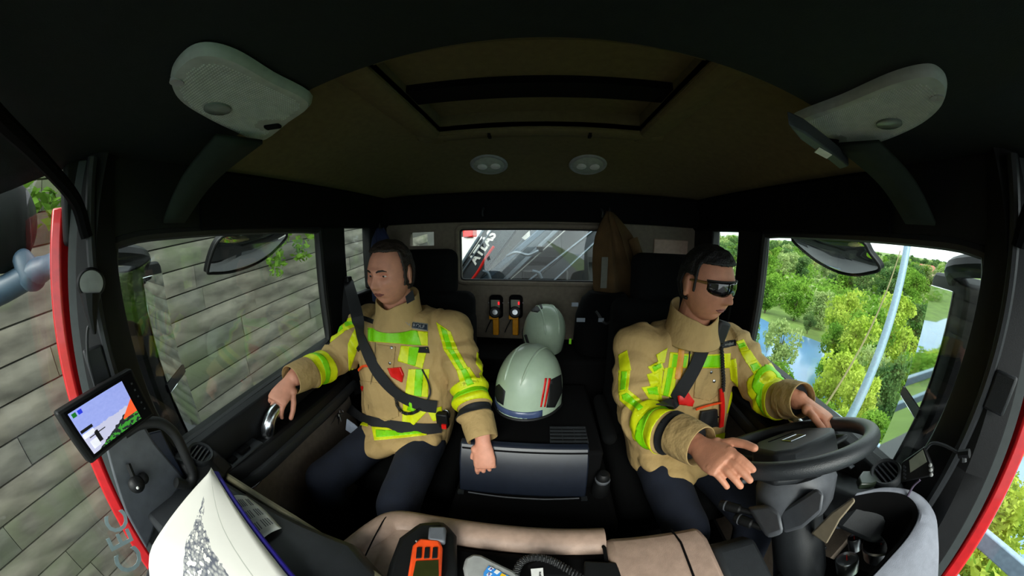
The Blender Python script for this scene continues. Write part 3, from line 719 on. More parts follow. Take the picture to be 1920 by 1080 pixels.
A, B = P(886, 492, y=2.345), P(925, 436, y=2.345); t = (B-A).normalized()
place_text('lettering', 'ATLAS', .105, (A+B)/2+V((0, -.004, 0)), t, V((-t.z, 0, t.x)), M_white, bm1, bold=.004)
A2 = P(934, 424, y=2.345); place_text('lettering', 'I', .105, A2+V((0, -.004, 0)), t, V((-t.z, 0, t.x)), M_white, bm1, bold=.004)
build('red_hose', MB().tube(bez([P(883, 527, y=2.28), P(897, 508, y=2.28), P(910, 485, y=2.28), P(926, 462, y=2.28)], 12), .011, 8), M_redp, cr)
for pts in (((905, 508), (915, 512), (920, 527)), ((950, 480), (968, 473), (990, 478), (1010, 470)), ((998, 508), (1010, 512), (1016, 522))):
    build('hose', MB().tube(bez([P(*q, y=2.27) for q in pts], 12), .012, 8), M_cr2, cr)
build('bolt_plate', MB().box(P(1012, 467, y=2.3), (.05, .03, .05)), M_cr3, cr, bevel=.008)
build('marker_plate', MB().prism([P(*q, y=2.5) for q in ((978, 446), (993, 432), (994, 445), (984, 450))], (0, .01, 0)), M_white, cr)
build('column', MB().bb(-.15, .25, 2.45, 2.8, -.42, 1.15), M_cr3, cr, bevel=.02)
struct('chassis_frame', MB().bb(-1.2, 1.2, 1.95, 6, -.75, -.42), M_cr3, 'dark chassis frame of the truck behind the cab')
# body wall behind the crane and the pale vehicle part at its side
bw = thing('body_front_wall', 'dark grey front wall of the load body behind the crane', 'body panel', (.4, 3.1, -.42))
build('panel', MB().bb(-.62, 1.6, 3.1, 3.15, -.42, 2.4), mat('load_body_grey', (46, 49, 51), .6), bw)
build('ledge', MB().bb(-.35, 1.6, 3.0, 3.1, 1.17, 1.22), M_cr3, bw)
rp_ = thing('rotating_beacon_box', 'white box with red corner behind the upper left of the rear window', 'box', (-.96, 3.4, -.42))
build('body', MB().bb(-1.2, -.72, 3.3, 3.5, -.42, 1.42), M_white, rp_, bevel=.02)
build('red_cap', MB().bb(-.88, -.76, 3.27, 3.5, 1.42, 1.52), M_redp, rp_, bevel=.01)
# ================================================================== dashboard and fixtures
# profile loft of the dashboard along x: (y,z) per station
def dprof(x):
    if x < -.30: r, zt, lip = .30-.10*max(0, (-.38-x)/.6)*0, .84, .80
    elif x > .46: r, zt, lip = .26, .80, .76
    else: r, zt, lip = .26, .80, .76
    yf = min(.05, -.36+.36*(abs(x)/.80)**3)
    return [(yf, .0), (yf, zt), (r-.06, zt), (r-.015, zt-.012), (r, lip-.02), (r-.02, .62), (r-.10, .40), (r-.15, .0)]
xs = [-.99, -.85, -.7, -.5, -.38, -.30]
dl = struct('dashboard', MB().loft([[V((x, y, z)) for y, z in dprof(x)] for x in xs]), M_dark, 'charcoal dashboard top in front of the passenger', bevel=.012)
build('edge_trim', MB().tube(bez([(-.98, .318, .80), (-.75, .31, .802), (-.55, .295, .80), (-.40, .27, .79), (-.30, .24, .78)], 24), .012, 8), mat('trim_line', (112, 108, 84), .5), dl)
build('glovebox_lid', MB().loft([[V((x, .30+.02*0, .76)), V((x, .325, .74)), V((x, .31, .50)), V((x, .27, .48))] for x in (-.95, -.7, -.46)]), M_pit, dl, bevel=.012)
dc = thing('dashboard_console', None, None, (.08, .3, .3)); dc['kind'] = 'structure'
build('tray_body', MB().bb(-.34, .50, -.3, .42, .2, .70), M_pit, dc, bevel=.02)
# beige knee roll along the rear edge of the console
rim = bez([(-.46, .30, .68), (-.40, .40, .70), (-.36, .45, .695), (-.26, .462, .69), (-.1, .466, .685), (.08, .462, .685), (.20, .458, .69)], 36)
build('knee_roll', MB().tube(rim, .042, 12, flat=.75), M_beige, dc)
build('knee_cheek', MB().loft([[V((x, y0, .70)), V((x, y1, .715)), V((x, y1+.03, .69)), V((x, y1+.02, .50)), V((x, y0, .50))] for x, y0, y1 in ((-.47, .25, .30), (-.42, .25, .37), (-.375, .25, .43), (-.30, .25, .455), (-.235, .25, .462))]), M_beige, dc, bevel=.015)
build('seam', MB().tube(bez([(-.375, .475, .66), (-.385, .45, .722), (-.385, .38, .733), (-.385, .28, .725)], 14), .0022, 6), M_pit, dc)
build('driver_knee_panel', MB().loft([[V((x, .26, .735)), V((x, .40, .735)), V((x, .455, .715)), V((x, .47, .66)), V((x, .44, .45)), V((x, .26, .45))] for x in (.195, .28, .36, .43, .47)]), M_beige, dc, bevel=.02)
build('panel_gap', MB().tube([(.385, .26, .737), (.385, .40, .737), (.385, .458, .712)], .003, 6), M_pit, dc)
build('panel_gap', MB().tube([(.19, .26, .72), (.19, .42, .72), (.19, .475, .67)], .005, 6), M_pit, dc)
build('dark_end', MB().loft([[V((x, .20, .72)), V((x, .36, .735)), V((x, .40, .70)), V((x, .38, .45)), V((x, .2, .45))] for x in (.47, .54, .60)]), M_dark, dc, bevel=.015)
# ---- items on the console
rd = thing('thermal_imager', 'red framed handheld device with small green screen in its black cradle', 'handheld device', (-.205, .30, .70))
def plate(px, z, h, m, name, par, bev=.006): return build(name, MB().prism([P(*q, z=z) for q in px], (0, 0, h)), m, par, bevel=bev)
plate([(735, 1068), (752, 1022), (790, 992), (838, 990), (858, 1015), (860, 1085), (845, 1130), (720, 1130)], .72, .045, M_black, 'cradle', rd, .02)
plate([(806, 994), (838, 994), (836, 1024), (804, 1020)], .775, .02, mat('imager_strap', (92, 96, 102), .5), 'strap', rd)
plate([(766, 1095), (776, 1030), (790, 1016), (826, 1019), (831, 1032), (828, 1095)], .775, .02, M_orange, 'body', rd, .006)
sc_ = plate([(774, 1082), (780, 1053), (822, 1051), (823, 1082)], .796, .002, mat('imager_screen', (44, 48, 22), .2), 'screen', rd, 0)
for a in (785, 800, 815): plate([(a-5, 1048), (a-3, 1027), (a+6, 1027), (a+5, 1047)], .796, .003, M_black, 'key', rd, .001)
build('antenna_mark', MB().tube([P(780, 1014, z=.775), P(790, 1024, z=.775)], .0025, 6), M_lgrey, rd)
rm = thing('remote_control', 'pale grey remote control with blue and yellow keys on the console', 'remote control', (-.06, .30, .72))
plate([(869, 1070), (873, 1052), (888, 1044), (904, 1046), (965, 1076), (1000, 1110), (880, 1120)], .735, .02, M_lgrey, 'body', rm, .008)
plate([(907, 1074), (916, 1061), (962, 1084), (950, 1110), (905, 1100)], .7555, .0015, mat('remote_blue', (60, 140, 215), .4), 'key_field', rm, 0)
for q in ([(915, 1067), (921, 1063), (926, 1066), (920, 1071)], [(912, 1078), (917, 1073), (923, 1076), (917, 1082)], [(926, 1073), (931, 1068), (938, 1072), (932, 1077)]): plate(q, .757, .0015, M_white, 'key', rm, 0)
plate([(936, 1082), (941, 1075), (949, 1079), (944, 1087)], .757, .0015, mat('key_yellow', (235, 190, 40), .4), 'key', rm, 0)
place_text('lettering', 'A', .010, P(921, 1067, z=.7595), (1, 0, 0), (0, 1, 0), M_blue, rm); place_text('lettering', '5', .010, P(917, 1077, z=.7595), (1, 0, 0), (0, 1, 0), M_blue, rm)
hs_ = thing('radio_handset', 'black radio handset with coiled cord lying on the console', 'radio handset', (.05, .30, .70))
path = bez([P(*q, z=.745) for q in ((966, 1100), (968, 1072), (980, 1052), (1004, 1045), (1030, 1050), (1055, 1062), (1090, 1084))], 220)
coil = []
for i, p in enumerate(path):
    t = (path[min(i+1, len(path)-1)]-path[max(i-1, 0)]).normalized(); a = t.cross(V((0, 0, 1))).normalized(); b = t.cross(a)
    w = i*1.15; coil.append(p+a*.0075*cos(w)+b*.0075*sin(w))
build('coiled_cord', MB().tube(coil, .0026, 5), M_rubber, hs_)
plate([(1000, 1090), (985, 1062), (1010, 1050), (1050, 1056), (1075, 1090)], .71, .02, M_pit, 'body', hs_, .01)
plate([(995, 1067), (1018, 1065), (1020, 1092), (998, 1094)], .7325, .001, M_white, 'sticker', hs_, 0)
place_text('lettering', 'Spre', .009, P(1012, 1078, z=.7345), (0, 1, 0), (-1, 0, 0), M_dark, hs_)
plate([(1092, 1063), (1150, 1066), (1165, 1100), (1090, 1100)], .70, .035, M_black, 'switch_box', hs_, .004)

# ---- paper map with blue backing on the passenger dashboard
def map_mat():
    m = mat('map_print', (236, 234, 224), .75, var=.01); nt = m.node_tree; N, L = nt.nodes, nt.links; b = N['Principled BSDF']
    tc = [n for n in N if n.type == 'TEX_COORD'][0]; uv = tc.outputs['UV']; base = b.inputs['Base Color'].links[0].from_socket
    vr = N.new('ShaderNodeTexVoronoi'); vr.inputs['Scale'].default_value = 46; L.new(uv, vr.inputs['Vector'])
    nz = N.new('ShaderNodeTexNoise'); nz.inputs['Scale'].default_value = 9; nz.inputs['Detail'].default_value = 8; L.new(uv, nz.inputs['Vector'])
    sp = N.new('ShaderNodeSeparateXYZ'); L.new(uv, sp.inputs[0])
    def mth(op, a, b_=None, clamp=False):
        n = N.new('ShaderNodeMath'); n.operation = op; n.use_clamp = clamp
        for k, q in enumerate((a, b_)):
            if q is None: continue
            if isinstance(q, (int, float)): n.inputs[k].default_value = q
            else: L.new(q, n.inputs[k])
        return n.outputs[0]
    u, v = sp.outputs[0], sp.outputs[1]      # built-up area: a wedge that widens towards the near edge
    wd = mth('MULTIPLY', mth('SUBTRACT', .80, v), .34)
    dist = mth('ABSOLUTE', mth('SUBTRACT', mth('ADD', u, mth('MULTIPLY', nz.outputs['Fac'], .12)), .50))
    wedge = mth('GREATER_THAN', wd, dist)
    town = mth('MULTIPLY', wedge, mth('GREATER_THAN', vr.outputs['Color'], .34))
    fine = mth('MULTIPLY', town, mth('ADD', .25, mth('MULTIPLY', vr.outputs['Distance'], 1.0)))
    mx = N.new('ShaderNodeMixRGB'); mx.inputs[2].default_value = (*lin((96, 100, 112)), 1); L.new(fine, mx.inputs[0]); L.new(base, mx.inputs[1])
    ln = mth('LESS_THAN', mth('ABSOLUTE', mth('SUBTRACT', mth('ADD', u, mth('MULTIPLY', v, .25)), .86)), .0045)
    mx2 = N.new('ShaderNodeMixRGB'); mx2.inputs[2].default_value = (*lin((190, 192, 180)), 1); L.new(ln, mx2.inputs[0]); L.new(mx.outputs[0], mx2.inputs[1])
    L.new(mx2.outputs[0], b.inputs['Base Color']); return m
def sheet(name, L_, R_, m, parent, bulge=0, thick=.0012, n=14, dz=0):
    """curved sheet between two edge polylines (lists of points)"""
    A, B = bez(L_, 16), bez(R_, 16); k = min(len(A), len(B)); b = MB(); nu = k-1
    b.grid(lambda i, j: A[i].lerp(B[i], j/n)+V((0, 0, dz+bulge*sin(pi*j/n))), nu, n)
    me = mesh_from(b, name); uvl = me.uv_layers.new(name='UVMap')
    for lp in me.loops: i, j = divmod(lp.vertex_index, n+1); uvl.data[lp.index].uv = (j/n, 1-i/nu)
    o = link(name, me, m, parent); md = o.modifiers.new('s', 'SOLIDIFY'); md.thickness = thick; return o
mp = thing('street_map', 'large white paper town map with blue edge spread over the passenger dashboard', 'map', (-.62, .1, .86))
Lm = [P(397, 880, z=.90), P(350, 932, z=.905), P(306, 990, z=.905), P(280, 1040, z=.90), P(285, 1110, z=.88), P(300, 1180, z=.87)]
Rm = [P(399, 881, z=.90), P(432, 935, z=.895), P(470, 990, z=.89), P(520, 1055, z=.885), P(590, 1140, z=.88), P(650, 1210, z=.87)]
sheet('paper', Lm, Rm, map_mat(), mp, bulge=.008)
sheet('blue_backing', [p+V((.0, 0, -.004)) for p in Rm], [p+V((.014, .008, -.006)) for p in Rm], M_blue, mp, n=2)
sheet('backing_sheet', [p+V((0, 0, -.006)) for p in Lm], [p+V((0, 0, -.006)) for p in Rm], M_blue, mp, bulge=.006)
us = thing('printed_list', 'printed timetable sheet sticking out from under the map', 'paper sheet', (-.6, .22, .842))
lm = mat('list_paper', (196, 198, 190), .7, var=.02)
sheet('paper', [P(430, 932, z=.855), P(455, 970, z=.85), P(487, 1015, z=.848)], [P(462, 930, z=.846), P(495, 955, z=.846), P(528, 990, z=.846)], lm, us, bulge=.006, n=8)
bl = MB()
for k in range(3):
    for j in range(9):
        if (j+k) % 7 == 6: continue
        u0 = .10+.28*k; f = (j+.7)/10
        a = P(430+57*(u0+.20*0)+0, 932+83*u0, z=.8595).lerp(P(462+66*u0, 930+60*u0, z=.8545), f); b_ = P(430+57*(u0+.18), 932+83*(u0+.18), z=.8595).lerp(P(462+66*(u0+.18), 930+60*(u0+.18), z=.8545), f)
        e = V((0, 0, .0045*sin(pi*f))); a += e; b_ += e; w = (b_-a).cross(V((0, 0, 1))).normalized()*.0012
        bl.add([a-w, a+w, b_+w, b_-w], [(0, 1, 2, 3)])
o = build('print_lines', bl, M_dark, us, smooth=0); o['kind'] = 'stuff'

# ---- rear view monitor
mo = thing('camera_monitor', 'black rear view monitor showing a camera picture beside the passenger A pillar', 'monitor', (-.86, .09, 1.03))
c4 = [P(105, 775, x=-.80), P(248, 690, x=-.85), P(292, 778, x=-.85), P(172, 872, x=-.80)]
ctr = sum(c4, V())/4; ux = (c4[1]-c4[0]).normalized(); uz = (c4[0]-c4[3]).normalized(); un = ux.cross(uz).normalized()
if un.dot(CAM-ctr) < 0: un = -un
MP = lambda u, v, d=0: (c4[3].lerp(c4[2], u)).lerp(c4[0].lerp(c4[1], u), v)+un*d
build('housing', MB().prism([MP(u, v, -.028) for u, v in ((0, 0), (1, 0), (1, 1), (0, 1))], un*.028), M_black, mo, bevel=.006)
build('bezel', MB().prism([MP(u, v, 0) for u, v in ((.06, .07), (.96, .07), (.96, .95), (.06, .95))], un*.002), M_pit, mo, bevel=.001)
def screen_mat():
    m = bpy.data.materials.new('camera_picture'); m.use_nodes = True; nt = m.node_tree; N, L = nt.nodes, nt.links; b = N['Principled BSDF']
    tc = N.new('ShaderNodeTexCoord'); sp = N.new('ShaderNodeSeparateXYZ'); L.new(tc.outputs['UV'], sp.inputs[0])
    nz = N.new('ShaderNodeTexNoise'); nz.inputs['Scale'].default_value = 14; nz.inputs['Detail'].default_value = 5; L.new(tc.outputs['UV'], nz.inputs['Vector'])
    def mth(op, a, b_):
        n = N.new('ShaderNodeMath'); n.operation = op
        for k, q in enumerate((a, b_)):
            if isinstance(q, (int, float)): n.inputs[k].default_value = q
            else: L.new(q, n.inputs[k])
        return n.outputs[0]
    u, v = sp.outputs[0], sp.outputs[1]; cur = None
    def layer(mask, col):
        nonlocal cur
        mx = N.new('ShaderNodeMixRGB'); mx.inputs[2].default_value = (*lin(col), 1); L.new(mask, mx.inputs[0])
        if cur is None: mx.inputs[1].default_value = (*lin((122, 134, 200)), 1)
        else: L.new(cur, mx.inputs[1])
        cur = mx.outputs[0]
    layer(mth('MULTIPLY', nz.outputs['Fac'], .8), (150, 160, 214))
    hor = mth('ADD', mth('MULTIPLY', nz.outputs['Fac'], .10), .30)
    layer(mth('LESS_THAN', v, mth('ADD', hor, .10)), (172, 172, 196))
    layer(mth('LESS_THAN', v, mth('SUBTRACT', mth('MULTIPLY', u, .5), mth('MULTIPLY', nz.outputs['Fac'], .12))), (30, 34, 38))
    layer(mth('MULTIPLY', mth('LESS_THAN', v, mth('SUBTRACT', mth('MULTIPLY', u, .36), .04)), mth('GREATER_THAN', nz.outputs['Fac'], .50)), (52, 130, 44))
    layer(mth('MULTIPLY', mth('GREATER_THAN', u, .72), mth('MULTIPLY', mth('GREATER_THAN', v, .22), mth('LESS_THAN', v, mth('SUBTRACT', mth('MULTIPLY', u, 1.05), .50)))), (225, 84, 44))
    L.new(cur, b.inputs['Base Color']); L.new(cur, b.inputs['Emission Color']); b.inputs['Emission Strength'].default_value = .55; b.inputs['Roughness'].default_value = .25; return m
b = MB().add([MP(u, v, .0035) for u, v in ((.09, .13), (.80, .13), (.80, .90), (.09, .90))], [(0, 1, 2, 3)])
me = mesh_from(b, 'screen'); uvl = me.uv_layers.new(name='UVMap')
for lp in me.loops: uvl.data[lp.index].uv = ((0, 0), (1, 0), (1, 1), (0, 1))[lp.vertex_index]
scr = link('screen', me, screen_mat(), mo, 0)
def dab(u0, u1, v0, v1, m, nm): build(nm, MB().prism([MP(u, v, .0042) for u, v in ((u0, v0), (u1, v0), (u1, v1), (u0, v1))], un*.0006), m, scr)
M_sw = mat('screen_white', (226, 226, 236), .4, emit=.4); M_sk = mat('screen_black', (24, 26, 34), .4)
dab(.115, .165, .80, .87, mat('screen_green', (20, 120, 40), .4, emit=.3), 'status_icon'); dab(.185, .235, .80, .87, mat('screen_blue', (40, 60, 230), .4, emit=.3), 'status_icon')
dab(.10, .24, .42, .50, M_sw, 'picture_detail'); dab(.10, .25, .52, .57, M_sk, 'picture_detail'); dab(.13, .22, .20, .34, M_sw, 'picture_detail'); dab(.22, .27, .24, .44, M_sk, 'picture_detail'); dab(.15, .36, .385, .40, M_sk, 'picture_detail')
for k in range(5): build('button', MB().box(MP(.90, .25+.13*k, .0035), (.004, .004, .004)), M_dark, mo)
build('bracket', MB().capsule(ctr-un*.03, V((-.965, .15, 1.05)), .02, .022), M_black, mo)

# ---- suction antenna on the A pillar with its cable
an = thing('suction_antenna', 'round silver faced antenna puck with thin cable on the passenger A pillar', 'antenna', (-.95, .13, 1.40))
pc = P(171, 531, x=-.93); Mx = Matrix.Translation(pc) @ V((1, -.05, 0)).to_track_quat('Z', 'Y').to_matrix().to_4x4()
build('puck', MB().lathe([(.034, -.014), (.035, .0), (.031, .006), (.001, .008)], Mx), M_black, an)
build('face', MB().lathe([(.028, .005), (.028, .0085), (.020, .0095), (.001, .0095)], Mx), M_lgrey, an)
build('neck', MB().tube([pc+V((0, -.005, -.02)), pc+V((0, -.012, -.06)), pc+V((.0, -.017, -.11))], [.026, .016, .005], 10), M_black, an)
build('cable', MB().tube(bez([pc+V((0, -.017, -.10)), P(165, 615, x=-.935), P(165, 670, x=-.935), P(178, 722, x=-.93), P(185, 760, x=-.93)], 24), .0035, 6), M_dark, an)
# ---- lower corner beside the pillar: ledge, grab handle, knob, vents
led = struct('trim_11', MB().loft([[P(*q, x=-.93) for q in ((180, 740), (250, 760), (290, 830), (350, 900), (300, 960), (275, 1030), (235, 960))], [P(*q, x=-.99) for q in ((180, 740), (250, 760), (290, 830), (350, 900), (300, 960), (275, 1030), (235, 960))]]), M_grey, 'grey corner panel below the monitor', bevel=.006)
gh = thing('grab_handle', 'black looped grab handle beside the monitor', 'handle', (-.92, .2, .9))
build('loop', MB().tube(bez([P(*q, x=-.90) for q in ((232, 812), (262, 795), (300, 793), (328, 815), (348, 855), (362, 890), (352, 908), (330, 905))], 40), .015, 12), M_rubber, gh)
build('back_plate', MB().prism([P(*q, x=-.945) for q in ((236, 820), (300, 805), (345, 890), (318, 925), (290, 900))], (.01, 0, 0)), mat('navy_plastic', (30, 36, 50), .4), gh, bevel=.004)
kn = thing('corner_knob', 'small black adjuster knob with white mark below the monitor', 'knob', (-.90, .07, .96))
kc = P(256, 908, x=-.90)
build('cap', MB().ell(kc, (.022, .022, .022)), M_black, kn); build('stem', MB().tube([kc, P(240, 870, x=-.92)], .007, 8), M_black, kn)
build('mark', MB().ell(kc+V((.021, -.004, .002)), (.003, .004, .004)), M_white, kn)
build('cap', MB().ell(P(268, 897, x=-.91), (.016, .016, .016)), M_black, kn)
def round_vent(c, nrm, r, lab):
    t = thing('air_vent', lab, 'air vent', c, 'round air vents'); Mx = Matrix.Translation(c) @ V(nrm).to_track_quat('Z', 'Y').to_matrix().to_4x4()
    build('ring', MB().lathe([(r*1.25, -.02), (r*1.25, .0), (r*1.12, .008), (r*.95, .004), (r*.92, -.015)], Mx), M_dark, t)
    build('bowl', MB().lathe([(r*.95, -.03), (r*.95, -.022), (.001, -.022)], Mx), M_pit, t)
    for k in range(-2, 3):
        w = math.sqrt(max(.02, 1-(k*.36)**2))*r*.93
        build('slat', MB().box(Mx @ V((0, k*.36*r, -.006)), (2*w, .003, .016), (Mx.to_3x3() @ Matrix.Rotation(.5, 3, 'X'))), M_grey, t)
    return t
round_vent(P(376, 850, x=-.93), (.45, .25, .75), .034, 'round black air vent at the passenger end of the dashboard')
round_vent(P(1661, 886, x=.93), (-.55, .15, .8), .036, 'round black air vent at the driver end of the dashboard')
struct('trim_12', MB().loft([[V((-.99, .20, .78)), V((-.88, .22, .82)), V((-.86, .30, .82)), V((-.90, .36, .80)), V((-.99, .36, .78))], [V((-.99, .20, .91)), V((-.93, .22, .90)), V((-.90, .29, .88)), V((-.93, .34, .87)), V((-.99, .34, .88))]]), M_black, 'black end block of the dashboard at the passenger door', bevel=.012)

# ================================================================== driver's controls
WC, WA, WR = V((.715, .475, .945)), RAD(31), .205
wu, wv = V((cos(RAD(8)), 0, sin(RAD(8)))), V((0, cos(WA), -sin(WA))); wn = wu.cross(wv).normalized()
def wp(t, r=WR, h=0): return WC+(wu*cos(t)+wv*sin(t))*r+wn*h
sw = thing('steering_wheel', 'large black steering wheel with emblem on its hub held by the driver', 'steering wheel', WC-wn*.02)
build('rim', MB().tube([wp(2*pi*k/72) for k in range(72)], .0220, 16, closed=True), mat('wheel_leather', (40, 43, 46), .38, bump=.25, bscale=500), sw)
def slab(pts, h0, h1, nm, m, bev): return build(nm, MB().loft([[WC+wu*a+wv*b+wn*h0 for a, b in pts], [WC+wu*a*.94+wv*b*.94+wn*h1 for a, b in pts]]), m, sw, bevel=bev, seg=3)
hub = slab([(-.125, -.05), (-.08, -.085), (.08, -.085), (.125, -.05), (.12, .05), (.06, .10), (-.06, .10), (-.12, .05)], -.07, .020, 'hub_pad', M_dark, .012)
for s in (-1, 1):
    build('spoke', MB().loft([[WC+wu*s*a+wv*b+wn*h for b, h in ((-.028*w, -.028), (.03*w, -.028), (.03*w, -.045), (-.028*w, -.045))] for a, w in ((.08, 1.3), (.14, 1.0), (.205, .9))]), M_dark, sw, bevel=.006)
    build('spoke', MB().loft([[WC+wu*s*(.045+.03*q+a)+wv*(.07+.13*q)+wn*h for a, h in ((-.014, -.03), (.014, -.03), (.014, -.046), (-.014, -.046))] for q in (0, .5, 1)]), M_dark, sw, bevel=.005)
    build('button_pad', MB().box(WC+wu*s*.115+wv*.0+wn*(-.022), (.045, .03, .01), Matrix((wu, wv, wn)).transposed()), M_pit, sw, bevel=.003)
em = [WC+wu*a+wv*b+wn*.0212 for a, b in ((-.028, -.018), (.028, -.018), (.028, .018), (-.028, .018))]
build('emblem_frame', MB().tube([em[0], em[1], em[2], em[3]], .0022, 6, closed=True), M_chrome, hub)
build('emblem_plate', MB().prism([p*.93+(sum(em, V())/4)*.07 for p in em], wn*.001), mat('emblem_green', (46, 56, 30), .3), hub)
build('horn_line', MB().box(WC+wv*.05+wn*.0195, (.10, .004, .004), Matrix((wu, wv, wn)).transposed()), M_pit, hub)
# column
co = thing('steering_column', 'grey plastic steering column shroud with stalks below the wheel', 'steering column', (.7, .33, .5))
def cring(d, w, h, cy=0): 
    c = WC-wn*d+wv*cy; return [c+wu*w*cos(a)*(1 if abs(cos(a)) < .8 else .92)+wv*h*sin(a) for a in [2*pi*k/20 for k in range(20)]]
build('upper_shroud', MB().loft([cring(.075, .115, .09), cring(.10, .13, .10), cring(.17, .125, .095, .01), cring(.20, .105, .08, .01)]), M_grey, co)
build('shroud_seam', MB().tube([WC-wn*.085+wv*.0965-wu*.02, WC-wn*.17+wv*.1015-wu*.015], .003, 6), M_pit, co)
build('lower_shroud', MB().loft([cring(.19, .075, .07), cring(.25, .075, .075), cring(.36, .07, .08, -.02), cring(.48, .07, .09, -.04)]), M_dark, co)
build('side_cheek', MB().loft([[P(*q, x=.64) for q in ((1460, 960), (1530, 915), (1545, 925), (1540, 960), (1505, 990), (1470, 1000))], [P(*q, x=.70) for q in ((1460, 960), (1530, 915), (1545, 925), (1540, 960), (1505, 990), (1470, 1000))]]), M_grey, co, bevel=.008)
for (a, b) in (((1412, 962), (1350, 945)), ((1430, 990), (1378, 970))):
    A, B = P(*a, x=.60), P(*b, d=(P(*a, x=.60)-CAM).length*1.03)
    build('stalk', MB().tube([A, A.lerp(B, .35), A.lerp(B, .4), A.lerp(B, .92), B], [.008, .009, .014, .015, .012], 12), M_black, co)
    build('stalk_ring', MB().tube([A.lerp(B, .80), A.lerp(B, .84)], [.0155, .0155], 12), M_grey, co)
build('stalk_housing', MB().loft([[P(*q, x=.585) for q in ((1400, 950), (1440, 945), (1462, 960), (1470, 1000), (1440, 1010), (1425, 990))], [P(*q, x=.66) for q in ((1400, 950), (1440, 945), (1462, 960), (1470, 1000), (1440, 1010), (1425, 990))]]), M_grey, co, bevel=.012)
for k in range(4):
    build('grille_fin', MB().tube([P(1465+k*2, 1022+k*12, z=.66), P(1540+k*3, 990+k*12, z=.72)], .005, 6), M_dark, co)
# instrument binnacle
ib = thing('instrument_binnacle', 'dark instrument pod with pale grey hood and round gauges behind the wheel', 'instrument panel', (.78, .18, .60))
rim_i = [(1600, 932, .82), (1650, 924, .86), (1698, 930, .89), (1722, 958, .89), (1706, 1000, .83), (1662, 1052, .75), (1618, 1100, .69), (1590, 1140, .66)]
rim_o = [(1606, 926, .83), (1660, 915, .88), (1718, 924, .92), (1752, 960, .93), (1760, 1010, .90), (1760, 1070, .85), (1755, 1120, .81), (1750, 1180, .78)]
A = bez([P(px, py, x=x) for px, py, x in rim_i], 42); B = bez([P(px, py, x=x) for px, py, x in rim_o], 42)
b = MB(); b.loft([[A[i], (A[i].lerp(B[i], .12))+V((0, 0, .006)), A[i].lerp(B[i], .5)+V((0, 0, .010)), B[i], B[i]+V((.0, -.015, -.12)), A[i]+V((.0, -.0, -.12))] for i in range(len(A))])
build('hood', b, mat('hood_grey', (128, 132, 142), .5, bump=.15, bscale=500), ib, bevel=.003)
build('hood_lining', MB().loft([[A[i]+V((-.002, .002, .002)), A[i]+V((.0, 0, -.115))] + [A[i]+V((-.004, .004, -.13)), A[i]+V((-.008, .008, -.01))] for i in range(len(A))]), M_pit, ib)
dialp = [P(*q, x=x) for q, x in (((1545, 955), .74), ((1600, 935), .80), ((1715, 965), .87), ((1640, 1080), .70), ((1480, 1110), .56), ((1440, 1060), .54))]
dcn = sum(dialp, V())/6
build('face_panel', MB().loft([[p+V((0, -.02, -.20)) for p in dialp], [p+V((0, -.03, -.26)) for p in dialp]]), M_pit, ib)
fn_ = V((-.25, .55, .80)).normalized()
def gauge(px, py, r):
    hitp = P(px, py, z=.77); Mx = Matrix.Translation(hitp) @ fn_.to_track_quat('Z', 'Y').to_matrix().to_4x4()
    g = build('gauge', MB().lathe([(r, -.03), (r*1.08, .004), (r, .008), (r*.93, .002)], Mx), M_steel, ib)
    build('dial', MB().lathe([(r*.94, -.02), (r*.94, .0), (.001, .0)], Mx), mat('dial_black', (22, 22, 24), .3), g)
    for k in range(9):
        a = RAD(-40+k*32.5); build('tick', MB().box(Mx @ V((cos(a)*r*.8, sin(a)*r*.8, .001)), (r*.16, .0016, .001), Mx.to_3x3() @ Matrix.Rotation(a, 3, 'Z')), M_white, g)
    a = RAD(200); build('needle', MB().tube([Mx @ V((0, 0, .003)), Mx @ V((cos(a)*r*.75, sin(a)*r*.75, .003))], .0015, 5), M_redp, g)
gauge(1652, 1022, .05); gauge(1588, 1052, .028); gauge(1602, 1012, .018)
# dash right block with switches, cover flap and chrome-edged pocket
struct('trim_13', MB().loft([[V((.99, .16, .74)), V((.86, .18, .80)), V((.80, .26, .80)), V((.80, .42, .76)), V((.86, .46, .74)), V((.99, .46, .74))], [V((.99, .16, .905)), V((.90, .20, .90)), V((.86, .27, .88)), V((.85, .40, .83)), V((.90, .44, .82)), V((.99, .44, .83))]]), M_dark, 'charcoal end block of the dashboard at the driver door', bevel=.012)
fl = thing('ashtray_flap', 'dark green flap in a grey surround beside the instrument pod', 'flap', P(1625, 910, x=.82))
plate([(1604, 905), (1612, 893), (1634, 893), (1643, 912), (1630, 918), (1608, 918)], .90, .02, mat('flap_green', (34, 42, 32), .3), 'lid', fl, .004)
pcb = thing('switch_bank', 'small block of rocker switches at the driver door', 'switch', P(1585, 872, x=.88))
for q in ([(1572, 868), (1584, 862), (1604, 876), (1592, 884)],): plate(q, .862, .012, M_black, 'frame', pcb, .003)
for dx in (0, 11): plate([(1577+dx, 868+dx*.6), (1584+dx, 864+dx*.6), (1591+dx, 869+dx*.6), (1584+dx, 874+dx*.6)], .8745, .004, M_grey, 'rocker', pcb, .001)
bg_ = thing('knee_bolster', 'beige trimmed pocket panel between column and instrument pod', 'pocket panel', P(1560, 990, x=.70))
build('panel', MB().loft([[P(*q, x=.70) for q in ((1520, 1000), (1560, 960), (1600, 932), (1604, 940), (1575, 975), (1550, 1020))], [P(*q, x=.74) for q in ((1520, 1000), (1560, 960), (1600, 932), (1604, 940), (1575, 975), (1550, 1020))]]), mat('beige_dark', (140, 128, 106), .6), bg_, bevel=.004)
